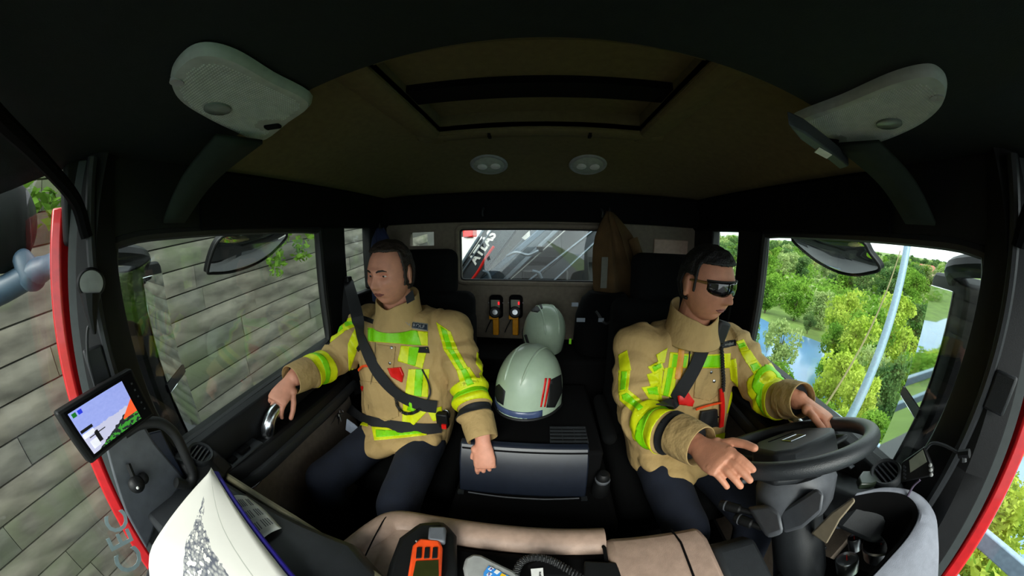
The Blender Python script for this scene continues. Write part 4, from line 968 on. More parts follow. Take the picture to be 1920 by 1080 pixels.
# gps unit with wire
gp = thing('gps_unit', 'small black navigation display with grey screen on the driver A pillar', 'navigation device', P(1720, 880, x=.90))
g4 = [P(1688, 905, x=.90), P(1690, 868, x=.90), P(1733, 838, x=.90), P(1750, 880, x=.90), P(1748, 893, x=.90)]
gn = V((-.9, -.15, .35)).normalized()
build('housing', MB().prism(g4, V((.025, .005, -.006))), M_black, gp, bevel=.004)
build('screen', MB().prism([P(*q, x=.8985) for q in ((1707, 886), (1705, 863), (1730, 843), (1738, 866))], (-.0012, 0, 0)), mat('gps_screen', (118, 124, 108), .25), gp)
for k in range(3): build('key', MB().ell(P(1744+k*1.0, 872+k*9, x=.897), (.004, .005, .005)), M_lgrey, gp)
for k in range(4): build('key', MB().box(P(1696, 875+k*7, x=.8975), (.003, .008, .004)), M_dark, gp)
build('wire', MB().tube(bez([P(*q, x=.91) for q in ((1736, 842), (1748, 831), (1770, 835), (1800, 850), (1815, 852))], 24), .004, 7), M_dark, gp)
build('wire_clip', MB().tube([P(1798, 852, x=.91), P(1818, 850, x=.91)], .010, 8), M_black, gp); build('wire_plug', MB().tube([P(1806, 852, x=.91), P(1806, 866, x=.91)], .008, 8), M_dark, gp)
build('tail_wire', MB().tube(bez([P(*q, x=.89) for q in ((1725, 900), (1712, 912), (1702, 930))], 10), .003, 6), mat('tail_wire', (90, 80, 100), .5), gp)
# ================================================================== seats
def rbox(name, c, d, m, par, R=None, bev=.04): return build(name, MB().box(c, d, R), m, par, bevel=bev, seg=4)
def seat(x, y, who):
    t = thing('truck_seat', 'black cloth truck seat under the '+who, 'seat', (x, y+.1, 0), 'truck seats')
    rbox('cushion', (x, y-.02, .42), (.52, .54, .16), M_seat, t, Matrix.Rotation(.06, 3, 'X'))
    Rb = Matrix.Rotation(-.10, 3, 'X')
    rbox('backrest', (x, y+.28, .82), (.52, .14, .70), M_seat, t, Rb, .05)
    for s in (-1, 1): rbox('side_bolster', (x+s*.23, y+.23, .80), (.08, .16, .55), M_seat, t, Rb, .035)
    rbox('headrest', (x, y+.335, 1.26), (.34, .10, .24), M_seat, t, Rb, .05)
    rbox('base', (x, y+.02, .17), (.40, .42, .34), M_pit, t, None, .03)
    build('armrest', MB().capsule((x+(.30 if x < 0 else -.30), y+.20, .70), (x+(.30 if x < 0 else -.30), y-.05, .68), .03, .03), M_seat, t)
    return t
seat(-.58, 1.08, 'passenger'); seat(.60, .98, 'driver')

# ================================================================== people
M_skin = mat('skin_fair', (216, 150, 124), .55, var=.10, scale=30, bump=.12, bscale=300); M_skin2 = mat('skin_tan', (206, 142, 112), .55, var=.10, scale=30, bump=.12, bscale=300)
M_coat = mat('coat_tan_cloth', (184, 154, 101), .9, var=.10, scale=14, bump=.5, bscale=17, bdist=.022, stretch=(1, 1, .7))
M_coatd = mat('coat_cuff_cloth', (178, 149, 98), .9, var=.10, scale=14, bump=.7, bscale=22, bdist=.016)
M_yel = mat('tape_yellow', (222, 232, 8), .5, var=.06, scale=90); M_lime = mat('tape_lime', (134, 224, 8), .45, var=.08, scale=120)  # lime: green-lit look of silver reflective tape put into the colour
M_navy = mat('trouser_navy', (17, 25, 42), .9, var=.2, scale=12, bump=.3, bscale=300)
M_hair1 = mat('hair_brown', (38, 28, 22), .6, var=.3, scale=120, bump=.8, bscale=160); M_hair2 = mat('hair_black', (16, 14, 14), .6, var=.3, scale=120, bump=.8, bscale=160)
M_patch = mat('patch_black', (16, 18, 22), .8); M_name = mat('name_navy', (26, 38, 54), .8); M_nameed = mat('patch_edge', (120, 122, 116), .8); M_strap = mat('belt_webbing', (18, 20, 24), .7, bump=.4, bscale=900)
M_eye = mat('eye_white', (200, 196, 188), .3); M_iris = mat('iris', (40, 40, 44), .2); M_lip = mat('lip', (150, 88, 78), .5)

def head_parts(mb, T, wide=1.0):
    """head in its own frame: face to -Y, up +Z, centre between the ears; T places it"""
    G = lambda x, c, w: math.exp(-((x-c)/w)**2)
    def prof(z):                                   # how far the nose stands out, from the brow down
        pts = ((.030, .000), (.020, .006), (.0, .018), (-.020, .032), (-.029, .030), (-.037, .010), (-.043, 0))
        if z >= .030 or z <= -.042: return 0
        for (z0, a0), (z1, a1) in zip(pts, pts[1:]):
            if z1 <= z <= z0: return a0+(a1-a0)*(z0-z)/(z0-z1)
        return 0
    def base(i, j, nu, nv):
        q = pi*(j+.1)/(nv+.2); a = 2*pi*i/nu
        d = V((sin(q)*sin(a), -sin(q)*cos(a), cos(q)))
        e = .86                                     # squarer than an ellipsoid
        x, y, z = math.copysign(abs(d.x)**e, d.x)*.0745*wide, d.y*.099, math.copysign(abs(d.z)**.95, d.z)*.121
        if d.y > 0: y *= 1.03; x *= 1+.05*d.z
        if z < 0:                                  # jaw
            k = min(1, -z/.121); x *= 1-.17*k**1.8
            if d.y < 0: y *= 1-.05*k
            else: y *= 1-.45*k**1.2
        p = V((x, y, z))
        if d.y < -.05:
            w = min(1, (-d.y-.05)/.35); o = 0
            o +=   .0085*G(z, .031, .010)*math.exp(-(x/.046)**4)
            for s in (-1, 1):
                o -= .0175*G(x, s*.031, .017)*G(z, .011, .0105)
                o += .0065*G(x, s*.044, .018)*G(z, -.016, .016)
                o += .0085*G(x, s*.0125, .0075)*G(z, -.030, .0085)
            nb = prof(z); sx = .0075+.0055*max(0, min(1, (.02-z)/.05)); o += nb*G(x, 0, sx)
            o += .0065*G(x, 0, .027)*G(z, -.058, .019) - .0040*G(x, 0, .022)*G(z, -.059, .0035)
            o += .0085*G(x, 0, .024)*G(z, -.099, .016) - .0065*G(x, 0, .022)*G(z, -.077, .006)
            p.y -= o*w
        return p
    nu, nv = 110, 84
    mb.loft([[T @ base(i, j, nu, nv) for i in range(nu)] for j in range(nv+1)])
    E_ = lambda c, r, R=None: mb.ell(T @ V(c), r, (T.to_3x3() @ R) if R else T.to_3x3(), 16, 12)
    for s in (-1, 1):
        E_((s*.077*wide, .014, .0), (.0085, .019, .032), Matrix.Rotation(s*.35, 3, 'Z'))   # ear
        E_((s*.079*wide, .010, -.027), (.0065, .009, .011))
def hand_parts(mb, W, f, n, side, curls, thumb, scale=1.0, spread=.05):
    """W wrist, f to the knuckles, n out of the back of the hand, side = direction of the thumb"""
    f = V(f).normalized(); n = V(n); n = (n-f*n.dot(f)).normalized(); s = f.cross(n).normalized()
    if s.dot(V(side)) < 0: s = -s
    S = scale; el = lambda c, w, t: [c+s*w*cos(a)+n*t*sin(a) for a in [2*pi*k/16 for k in range(16)]]
    W = V(W)
    mb.loft([el(W-f*.06*S, .028*S, .024*S), el(W, .029*S, .021*S), el(W+f*.03*S, .037*S, .018*S), el(W+f*.065*S, .043*S, .0165*S), el(W+f*.088*S, .042*S, .0145*S), el(W+f*.099*S, .037*S, .0105*S)])
    tips = []
    for k, (off, L, r) in enumerate(((.032, .074, .0098), (.011, .083, .0100), (-.011, .077, .0095), (-.031, .060, .0085))):
        p = W+f*(.079-.004*(k == 3)-.002*(k == 0))*S+s*off*.92*S+n*.0005; d = (f+s*spread*(1.5-k)).normalized(); nn = n.copy()
        mb.ell(p+n*.002*S, (.0100*S,)*3, None, 12, 8)
        r_ = r*S
        for q, c in zip((.46, .30, .24), curls[k]):
            ax = s; M3 = Matrix.Rotation(c, 3, ax)
            t1 = M3 @ d
            if t1.dot(nn) > d.dot(nn)+1e-4: M3 = Matrix.Rotation(-c, 3, ax); t1 = M3 @ d
            d = t1.normalized(); nn = M3 @ nn; e = p+d*L*q*S; mb.capsule(p, e, r_, r_*.93, 12); p = e; r_ *= .93
        tips.append((p, d, nn, r_))
    p = W+f*.028*S+s*.030*S-n*.006*S; mb.ell(p, (.020*S, .020*S, .017*S), None, 12, 8)
    r_ = .0125*S
    for v, L in zip(thumb, (.042, .033, .026)):
        d = (f*v[0]+s*v[1]+n*v[2]).normalized(); e = p+d*L*S; mb.capsule(p, e, r_, r_*.9, 12); p = e; r_ *= .9
    return tips
def sell(c, w, d, z, e=2.6, n=28, lean=0):
    out = []
    for k in range(n):
        a = 2*pi*k/n; ca, sa = cos(a), sin(a)
        out.append(V((c[0]+w*math.copysign(abs(ca)**(2/e), ca), c[1]+d*math.copysign(abs(sa)**(2/e), sa), z)))
    return out
def seg_dist(p, a, b):
    t = max(0, min(1, (p-a).dot(b-a)/(b-a).length_squared)); return (p-(a+(b-a)*t)).length, t
def limb(mb, pts, rs, n=18, end=True):
    P_ = bez(pts, 4*(len(pts)-1)); R_ = []
    m = len(P_)
    for i in range(m):
        u = i/(m-1)*(len(rs)-1); k = min(int(u), len(rs)-2); R_.append(rs[k]+(rs[k+1]-rs[k])*(u-k))
    mb.tube(P_, R_, n); mb.ell(P_[0], (R_[0],)*3, None, 14, 10); end and mb.ell(P_[-1], (R_[-1]*.98,)*3, None, 14, 10)

def make_person(c):
    root = thing('person', c['label'], 'person', c['root'], 'the crew')
    T = Matrix.Translation(V(c['head'])) @ Matrix.Rotation(c['yaw'], 4, 'Z') @ Matrix.Rotation(c['nod'], 4, 'X') @ Matrix.Rotation(c.get('roll', 0), 4, 'Y')
    S, E_, Wp, H, K, A = c['S'], c['E'], c['W'], c['H'], c['K'], c['A']
    # --- body: one surface
    b = MB(); head_parts(b, T, c.get('wide', 1))
    nb = V(c['neck']); hc = V(c['head'])
    b.tube([nb+V((0, .0, -.06)), nb, hc+(T.to_3x3() @ V((0, .022, -.06))), hc+(T.to_3x3() @ V((0, .02, -.02)))], [.075, .064, .060, .055], 18)
    cy = c['chest'][1]; cx = c['chest'][0]
    b.loft([sell((c['pelvis'][0], c['pelvis'][1]), .15, .10, .54), sell((cx, cy), .15, .10, .75), sell((cx, cy), .17, .11, .95), sell((cx, cy), .15, .09, 1.05), sell((nb.x, nb.y), .06, .06, 1.12)])
    for i in (0, 1):
        limb(b, [S[i], E_[i], Wp[i]], [.05, .045, .042, .037, .031]); limb(b, [H[i], K[i]], [.075, .065, .055]); limb(b, [K[i], A[i]], [.055, .05, .035])
        limb(b, [A[i], V(A[i])+V((0, -.14, -.04))], [.035, .03])
    for h in c['hands']: hand_parts(b, *h)
    me = remesh(b, .0031, 3, .45); body = link('body', me, c['skin'], root, 180)
    hm = me.copy(); hm.transform(Matrix.Translation(LOC[body.name]))
    # --- coat
    b = MB(); ym = lambda z: c['pelvis'][1]+(cy-c['pelvis'][1])*min(1, max(0, (z-.6)/.32)); xm = lambda z: c['pelvis'][0]+(cx-c['pelvis'][0])*min(1, max(0, (z-.6)/.32))
    rg = []
    for z, w, d, dy in ((.53, .20, .15, -.045), (.60, .215, .168, -.03), (.68, .222, .172, -.015), (.78, .222, .172, -.01), (.88, .232, .168, 0), (.97, .245, .158, 0), (1.03, .24, .142, 0), (1.075, .215, .125, -.005), (1.105, .165, .108, -.01), (1.135, .105, .092, -.02)):
        rg.append(sell((xm(z), ym(z)+dy), w, d, z))
    b.loft(rg)
    b.ell((c['pelvis'][0], c['pelvis'][1]-.15, .615), (.195, .12, .06)); b.ell((c['pelvis'][0]-.06, c['pelvis'][1]-.22, .60), (.09, .09, .05))
    for i in (0, 1):
        limb(b, [S[i], E_[i], V(E_[i]).lerp(V(Wp[i]), .82)], [.092, .085, .076, .068, .060], end=False)
        b.ell(V(S[i])+V((0, 0, .0)), (.10, .10, .09))
    cm = remesh(b, .0075, 5, .5)
    # folds: bunched rings on the sleeves, soft drape on the torso
    nv = [v.normal.copy() for v in cm.vertices]; seed = c['seed']
    for v, n in zip(cm.vertices, nv):
        p = v.co; best = 9; u = 0
        for i in (0, 1):
            for a_, b_, k0 in ((V(S[i]), V(E_[i]), 0), (V(E_[i]), V(Wp[i]), 1)):
                dd, t = seg_dist(p, a_, b_)
                if dd < best: best = dd; u = (k0+t)*.28+i*7
        arm = max(0, min(1, (.13-best)/.05)) if abs(p.x-cx) > .17 or p.y < cy-.2 else 0
        q = V((p.x*9+seed, p.y*9, p.z*9)); w = noise.noise(q)
        ring = sin(u*70+3.0*w+4*noise.noise(q*.6+V((5, 0, 0)))); ring = ring*abs(ring)**.5
        rd = 1-abs(noise.noise(V((p.x*15+seed, p.y*7, p.z*6+p.x*5))))*2.2
        dr = noise.noise(V((p.x*11+seed, p.y*6, p.z*5)))+.7*max(-.6, rd)+.5*noise.noise(V((p.x*24, p.y*20+seed, p.z*12)))
        v.co = p + n*(arm*(.0115*ring*(.35+1.1*abs(w))+.010*w)+(1-arm)*.0135*dr*min(1, max(.15, (p.z-.56)/.12)))
    cm.update(); bv = bvh_of(cm); cmw = cm.copy()
    coat = link('coat', cm, M_coat, root, 180)
    # cuffs: separate folded ends
    for i in (0, 1):
        d = (V(Wp[i])-V(E_[i])).normalized(); e = V(Wp[i])
        Mx = Matrix.Translation(e) @ d.to_track_quat('Z', 'Y').to_matrix().to_4x4(); build('cuff', MB().lathe([(.058, -.078), (.0655, -.075), (.0635, -.03), (.0590, .014), (.0575, .019), (.0550, .020), (.0535, .016), (.048, -.05)], Mx, 30, cap=False), M_coatd, coat, solid=.0015)
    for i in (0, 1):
        d = (V(Wp[i])-V(E_[i])).normalized(); e = V(Wp[i]); build('cuff_shade', MB().tube([e-d*.05, e-d*.012], .051, 20), M_patch, coat)  # black plug stands in for the shade inside the sleeve opening
    # collar: standing, open at the front
    ct = V(c['neck']); b = MB(); n = 30; fdir = c['yaw']*.25
    def colr(i, j):
        a = -pi*.955+2*pi*.955*i/n; t = j/4
        bk = (1-cos(a))/2                                          # 0 front .. 1 back
        bk = bk**.8; r = .110-.008*sin(t*pi)-.024*t-.002*(1-bk)*t; h = .100+.046*bk
        return (ct.x+sin(a+fdir)*r*1.04, ct.y-.006-cos(a+fdir)*r*(1.02)-.012*(1-bk), ct.z-.052+t*h+.006*bk-.014*math.exp(-(a/.30)**2)*t)
    b.grid(colr, n, 4); col = build('collar', b, M_coat, coat, solid=.009, soff=0, sub=1)
    # trousers
    b = MB()
    b.ell((c['pelvis'][0], c['pelvis'][1], .53), (.19, .16, .11))
    for i in (0, 1): limb(b, [H[i], K[i]], [.098, .09, .078]); limb(b, [K[i], V(A[i])+V((0, 0, .03))], [.078, .072, .066])
    tm = remesh(b, .010, 4, .5); nv = [v.normal.copy() for v in tm.vertices]
    for v, nn in zip(tm.vertices, nv): v.co = v.co+nn*.006*noise.noise(v.co*11)
    tr = link('trousers', tm, c.get('tmat', M_navy), root, 180)
    for i in (0, 1): build('boot', MB().loft([sell((A[i][0], A[i][1]-dy), w, d, z, n=16) for z, w, d, dy in ((0.002, .05, .13, .07), (.03, .052, .132, .07), (.07, .045, .10, .045), (.11, .05, .062, .0), (.17, .055, .06, 0))]), M_rubber, root)
    return root, body, hm, coat, cmw, bv, T
def strip(name, bv, pts, w, m, par, off=.006, thick=.003, n=30, free=()):
    """webbing that lies on the cloth along measured points; points given as 3-D vectors hang free"""
    path = []; nrm = []
    for p in pts:
        if isinstance(p, V): path.append(p); nrm.append((CAM-p).normalized())
        else: q, nn = hit(bv, *p, off=off); path.append(q); nrm.append(nn)
    cp = bez(path, n); cn = bez(nrm, n); b = MB(); rings = []
    for i, p in enumerate(cp):
        t = (cp[min(i+1, len(cp)-1)]-cp[max(i-1, 0)]).normalized(); nn = cn[i]-t*cn[i].dot(t); nn.normalize(); s = t.cross(nn)
        rings.append([p+s*w/2, p+s*w/2+nn*thick, p-s*w/2+nn*thick, p-s*w/2])
    b.loft(rings); return build(name, b, m, par)
def tape(coat, cmw, poly, par=None, core=None, off=.0022, m=None):
    """sewn yellow tape with a lime middle; polygons in order"""
    o = patch('reflective_tape', decal(cmw, poly, off), m or M_yel, coat)
    if core: patch('tape_core', decal(cmw, core, off+.0014), M_lime, coat)
    return o
def band(coat, cmw, a, b, t0, t1, R=.12, core=(.36, .64)):
    """tape all round a sleeve between two fractions of the bone a-b"""
    a, b = V(a), V(b); d = (b-a).normalized(); L = (b-a).length
    keep = lambda c_, n_: seg_dist(c_, a, b)[0] < R
    q = lambda t: a+d*L*t
    patch('reflective_tape', cut(cmw, [(q(t0), -d), (q(t1), d)], .0022, keep), M_yel, coat)
    u0, u1 = t0+(t1-t0)*core[0], t0+(t1-t0)*core[1]
    patch('tape_core', cut(cmw, [(q(u0), -d), (q(u1), d)], .0036, keep), M_lime, coat)
def face(root, T, hm, body, hairm, line, eyes=True, side=.0):
    """hair cut from the head surface above planes given in the head frame, eyes, brows, lips"""
    R = T.to_3x3(); h = hm; c_skin = body.data.materials[0]
    def region(c_, n_):
        l = T.inverted() @ c_
        if abs(l.x) > .074 and -.035 < l.z < .036 and -.02 < l.y < .045 and abs(l.x) > .08: return False
        return l.z > -.10 and l.length < .16 and line(l)
    pm = cut(h, [], .006, region)
    bm = bmesh.new(); bm.from_mesh(pm)
    for v in bm.verts:
        l = T.inverted() @ v.co; edge = v.is_boundary
        v.co += v.normal*((0 if edge else .006)+.004*noise.noise(v.co*60)+.006*max(0, min(1, (l.z-.05)/.06)))
    bm.to_mesh(pm); bm.free()
    ho = link('hair', pm, hairm, root, 180); md = ho.modifiers.new('s', 'SMOOTH'); md.iterations = 4; md.factor = .5; md = ho.modifiers.new('t', 'SOLIDIFY'); md.thickness = .008; md.offset = -1
    fb = bvh_of(hm); Ti = T.inverted()
    def fp(x, z, out=0.0):
        o_ = T @ V((x, -.3, z)); d_ = (R @ V((0, 1, 0))).normalized(); loc, nn, i_, dd = fb.ray_cast(o_, d_)
        y = (Ti @ loc).y if loc is not None else -.09
        return T @ V((x, y-out, z))
    for s in (-1, 1):
        if eyes:
            c_ = fp(s*.031, .0100, -.0050); ey = build('eye', MB().ell(c_, (.0135, .0090, .0064), R, 16, 12), M_eye, root)
            build('iris', MB().ell(c_+R @ V((-.003, -.0082, .0002)), (.0056, .0024, .0055), R, 12, 8), M_iris, ey)
            build('eyelid', MB().tube([fp(s*x, z, .0018) for x, z in ((.0185, .0115), (.025, .0158), (.032, .0168), (.039, .0150), (.044, .0105))], [.0012, .0030, .0034, .0030, .0012], 8), c_skin, root)
        build('eyebrow', MB().tube([fp(s*x, z, .0004) for x, z in ((.013, .0275), (.022, .0315), (.036, .0325), (.048, .0275))], [.0022, .0030, .0027, .0010], 8, flat=1.3), hairm, root)
    build('lip', MB().tube([fp(x, z, -.0008) for x, z in ((-.023, -.0590), (-.010, -.0555), (0, -.0562), (.010, -.0555), (.023, -.0590))], [.0012, .0036, .0034, .0036, .0012], 8), M_lip, root)
    build('lip', MB().tube([fp(x, z, -.0008) for x, z in ((-.021, -.0605), (-.008, -.0645), (.008, -.0645), (.021, -.0605))], [.0012, .0042, .0042, .0012], 8), M_lip, root)
    build('mouth_line', MB().tube([fp(x, z, .0012) for x, z in ((-.024, -.0598), (-.010, -.0596), (.010, -.0596), (.024, -.0598))], .0011, 6), mat('mouth_dark', (84, 44, 40), .6), root)

# ------------------------------------------------ passenger
pc_ = dict(label='bareheaded firefighter in tan coat on the passenger seat, hand on the door handle', root=(-.58, 1.05, 0), seed=3,
  head=(-.58, 1.03, 1.303), yaw=RAD(-8), nod=RAD(4), neck=(-.58, 1.085, 1.135), chest=(-.58, 1.135, .92), pelvis=(-.59, 1.09, .57), skin=M_skin, wide=1.08,
  S=[(-.785, 1.13, 1.05), (-.375, 1.13, 1.05)], E=[(-.885, .985, .925), (-.275, 1.02, .86)], W=[(-.905, .735, .945), (-.195, .86, .735)],
  H=[(-.68, 1.06, .56), (-.49, 1.06, .56)], K=[(-.80, .63, .555), (-.455, .60, .57)], A=[(-.78, .56, .10), (-.46, .54, .10)])
pc_['hands'] = [
  ((-.912, .712, .940), (-.02, -.80, -.36), (.45, -.30, .84), (1, 0, -.2), [(.35, .55, .45), (.40, .70, .5), (.45, .8, .5), (.5, .8, .5)], ((.75, .55, -.3), (.85, .3, -.5), (.9, .1, -.5)), 1.0),
  ((-.187, .842, .715), (.12, -.50, -.80), (-.1, -.85, .50), (-1, -.1, 0), [(.30, .55, .35), (.48, .85, .5), (.60, 1.0, .6), (.70, 1.05, .6)], ((.85, .50, -.20), (.95, .05, -.35), (.9, -.2, -.4)), 1.02, .07)]
pr, pb_, phm, pcoat, pcm, pbv, pT = make_person(pc_)
face(pr, pT, phm, pb_, M_hair1, lambda l: (l.z > .088+.10*max(0, -l.y-.06) and l.y < .0) or (l.y >= .0 and l.z > -.055+.0*l.y and (abs(l.x) < .078 or l.z > .03)) or (-.028 < l.y < .0 and l.z > -.035 and abs(l.x) > .055))
Sx, Ex, Wx = pc_['S'], pc_['E'], pc_['W']
band(pcoat, pcm, Ex[0], Wx[0], .30, .66); band(pcoat, pcm, Ex[1], Wx[1], .08, .45)
for poly, core in (
  ([(690, 614), (802, 622), (802, 648), (690, 640)], [(690, 615), (782, 620), (790, 647), (690, 639)]),
  ([(752, 648), (802, 651), (792, 691), (746, 677)], [(768, 650), (786, 651), (779, 686), (764, 682)]),
  ([(766, 692), (805, 692), (802, 745), (760, 738)], [(780, 692), (794, 692), (790, 744), (776, 741)]),
  ([(757, 745), (800, 748), (812, 760), (775, 798), (754, 790)], [(770, 748), (786, 750), (776, 772), (764, 768)]),
  ([(818, 604), (845, 622), (858, 655), (832, 655)], [(826, 612), (838, 620), (848, 654), (838, 654)]), ([(832, 655), (858, 655), (878, 690), (856, 694)], [(840, 655), (850, 655), (870, 691), (863, 693)]), ([(856, 694), (880, 688), (898, 716), (866, 728)], [(864, 693), (873, 690), (888, 719), (876, 723)]),
  ([(894, 660), (902, 668), (905, 700), (892, 682)], None), ([(898, 700), (910, 690), (916, 712), (902, 716)], None),
  ([(640, 600), (664, 594), (668, 612), (642, 622)], [(646, 605), (664, 601), (666, 607), (648, 613)]), ([(612, 622), (642, 602), (646, 622), (620, 642)], [(616, 628), (642, 610), (644, 616), (618, 636)]), ([(580, 648), (612, 624), (622, 642), (596, 664)], [(585, 652), (615, 630), (619, 637), (592, 660)]),
  ([(652, 645), (666, 615), (676, 625), (668, 660), (654, 700)], None), ([(650, 700), (662, 690), (668, 740), (652, 745)], None), ([(650, 745), (664, 742), (668, 765), (655, 762)], None),
  ([(697, 800), (800, 806), (800, 816), (702, 826)], [(705, 806), (790, 809), (790, 813), (706, 820)]), ([(655, 785), (690, 792), (690, 800), (665, 795)], None), ([(800, 768), (828, 762), (828, 785), (812, 790)], None)):
    tape(pcoat, pcm, poly, core=core)
for poly in ([(680, 592), (704, 600), (701, 608), (676, 600)], [(803, 650), (806, 662), (770, 660), (772, 650)], [(688, 640), (672, 660), (668, 652), (680, 640)]): patch('black_tab', decal(pcm, poly, .0025), M_patch, pcoat)
patch('patch_edge', decal(pcm, [(750, 600), (802, 607), (802, 621), (750, 612)], .0022), M_nameed, pcoat)
npz = patch('name_patch', decal(pcm, [(752, 602), (800, 609), (800, 619), (752, 610)], .0034), M_name, pcoat)
c1, n1 = hit(pbv, 777, 611, .0058); c2, _ = hit(pbv, 790, 613, .0058); place_text('name_lettering', 'TH. ROLF', .020, c1, c2-c1, V((0, 0, 1)), M_lgrey, pcoat)
# collar tab, placket seam, pocket flap with snap, hooks
def on_box(bv, px, py, d, m, nm, par, off=.004, up=V((0, 0, 1)), bev=.002):
    q, n = hit(bv, px, py, off); x = up.cross(n).normalized(); z = n.cross(x); return build(nm, MB().box(q, d, Matrix((x, n, z)).transposed()), m, par, bevel=bev)
cbv = bvh_of(phm)
build('collar_tab', MB().prism([P(*q, d=1.075) for q in ((760, 556), (774, 543), (778, 562), (763, 570))], ray(768, 556)*.006), M_patch, pcoat)
strip('placket_seam', pbv, [(703, 612), (704, 640), (702, 680), (694, 730), (690, 790)], .003, mat('seam_brown', (104, 90, 62), .9), pcoat, off=.001, thick=.001)
for a in ([(706, 645), (742, 650), (742, 655), (738, 692), (708, 694)],): patch('pocket_flap', decal(pcm, a, .004), M_coatd, pcoat)
for q in ((735, 652), (732, 680)): 
    p, n = hit(pbv, *q, .006); build('snap', MB().lathe([(.006, -.003), (.006, .001), (.001, .003)], Matrix.Translation(p) @ n.to_track_quat('Z', 'Y').to_matrix().to_4x4(), 12), M_steel, pcoat)
patch('lower_pocket', decal(pcm, [(668, 712), (745, 722), (748, 780), (730, 788), (668, 772)], .004), M_coatd, pcoat)
patch('red_tag', decal(pcm, [(676, 724), (684, 723), (681, 734)], .006), M_redp, pcoat)
strip('orange_loop', pbv, [(676, 694), (684, 686), (694, 686), (700, 694)], .010, M_orange, pcoat, off=.008, thick=.006)
patch('red_pouch', decal(pcm, [(728, 690), (752, 688), (758, 702), (755, 716), (735, 706)], .010), M_redp, pcoat, .01)
strip('radio_cord', pbv, [(792, 692), (802, 712), (806, 735), (800, 752)], .006, M_rubber, pcoat, off=.006, thick=.005)
cp = [hit(pbv, *q, .010)[0] for q in ((745, 746), (748, 762), (760, 773), (776, 772), (788, 764))]; cpp = bez(cp, 120); coil = []
for i, p in enumerate(cpp):
    t = (cpp[min(i+1, len(cpp)-1)]-cpp[max(i-1, 0)]).normalized(); a = t.orthogonal().normalized(); bb = t.cross(a); coil.append(p+a*.006*cos(i*1.5)+bb*.006*sin(i*1.5))
build('coiled_cord', MB().tube(coil, .0024, 5), M_rubber, pcoat)
p, n = hit(pbv, 834, 774, .012); build('carabiner', MB().tube([p+V((.015*cos(a), -.003, .022*sin(a))) for a in [2*pi*k/20 for k in range(20)]], .0035, 8, closed=True), M_chrome, pcoat)
def wrist_strap(coat, cmw, a, b, t0, t1):
    a, b = V(a), V(b); d = (b-a).normalized(); L = (b-a).length
    patch('wrist_strap', cut(cmw, [(a+d*L*t0, -d), (a+d*L*t1, d)], .003, lambda c_, n_: seg_dist(c_, a, b)[0] < .11), M_patch, coat)
wrist_strap(pcoat, pcm, Ex[1], Wx[1], .50, .64)
build('shirt_tail', MB().prism([P(*q, y=.90) for q in ((650, 786), (664, 796), (692, 822), (682, 828), (648, 806))], (0, .004, 0)), mat('shirt_blue', (150, 160, 178), .8), pr)
# belt
sb = thing('seat_belt', 'black seat belt across the passenger chest and lap', 'seat belt', (-.6, 1.0, .6))
anc = P(653, 527, x=-.985); strip('shoulder_strap', pbv, [anc, P(668, 585, y=1.0), (680, 630), (696, 672), (718, 708), (752, 740), (790, 757), (818, 762)], .052, M_strap, sb, off=.010, n=44)
strip('lap_strap', pbv, [P(655, 766, y=1.03), (684, 783), (704, 792), (742, 800), (790, 803), (826, 800)], .048, M_strap, sb, off=.010, n=36)
build('anchor', MB().box(anc, (.03, .04, .05)), M_black, sb, bevel=.008)
p, n = hit(pbv, 826, 785, .015); build('buckle', MB().box(p, (.05, .03, .07)), M_black, sb, bevel=.006)
build('buckle_button', MB().box(p+V((.01, -.02, -.02)), (.02, .008, .02)), M_redp, sb)
strip('pillar_strap', pbv, [anc, V((-.985, 1.22, 1.0)), V((-.985, 1.22, .6))], .045, M_strap, sb)
# keys at the hip and shirt tail
ky = thing('key_bunch', 'bunch of silver keys hanging at the passenger hip', 'keys', P(634, 782, y=.95))
for k, (dx, dy) in enumerate(((0, 0), (-5, 8), (6, 6), (2, 14), (-8, 14))):
    a = P(634+dx*.4, 774+dy*.3, y=.93-.004*k); e = P(632+dx*1.4, 786+dy*.7, y=.92-.004*k)
    build('key', MB().tube([a, a.lerp(e, .3), a.lerp(e, .35), e], [.008, .008, .0035, .003], 8, flat=.35), M_steel, ky)
build('ring', MB().tube([P(640, 772, y=.93)+V((.012*cos(t), 0, .012*sin(t))) for t in [2*pi*k/16 for k in range(16)]], .0018, 6, closed=True), M_chrome, ky)

# ------------------------------------------------ driver
dd_ = dict(label='firefighter in tan coat and dark sunglasses steering from the driver seat', root=(.6, .95, 0), seed=11,
  head=(.578, .90, 1.303), yaw=RAD(14), nod=RAD(6), neck=(.572, .965, 1.135), chest=(.585, 1.02, .92), pelvis=(.61, 1.0, .57), skin=M_skin2, wide=1.12,
  S=[(.385, 1.00, 1.05), (.785, .99, 1.05)], E=[(.355, .84, .86), (.885, .785, .915)], W=[tuple(P(1306, 833, d=.895)), (.862, .625, .985)],
  H=[(.52, .97, .56), (.71, .97, .56)], K=[(.52, .54, .55), (.80, .52, .56)], A=[(.53, .42, .10), (.80, .40, .10)])
dW = P(1312, 838, d=.875); dF = P(1352, 864, d=.815)-dW
dd_['hands'] = [
  (dW, dF, (-.40, -.42, .82), (1, .2, .5), [(.10, .30, .22), (.14, .36, .26), (.20, .42, .28), (.30, .48, .30)], ((.85, .62, .05), (.97, .30, -.05), (.98, .1, -.05)), 1.10, .0),
  ((.868, .605, .985), (.28, -.90, -.10), (.15, .25, .95), (-1, -.1, 0), [(.5, .75, .5), (.55, .85, .6), (.6, .9, .6), (.6, .9, .6)], ((.80, .55, -.05), (.9, .15, -.2), (.9, .0, -.3)), 1.05)]
dr, db_, dhm, dcoat, dcm, dbv, dT = make_person(dd_)
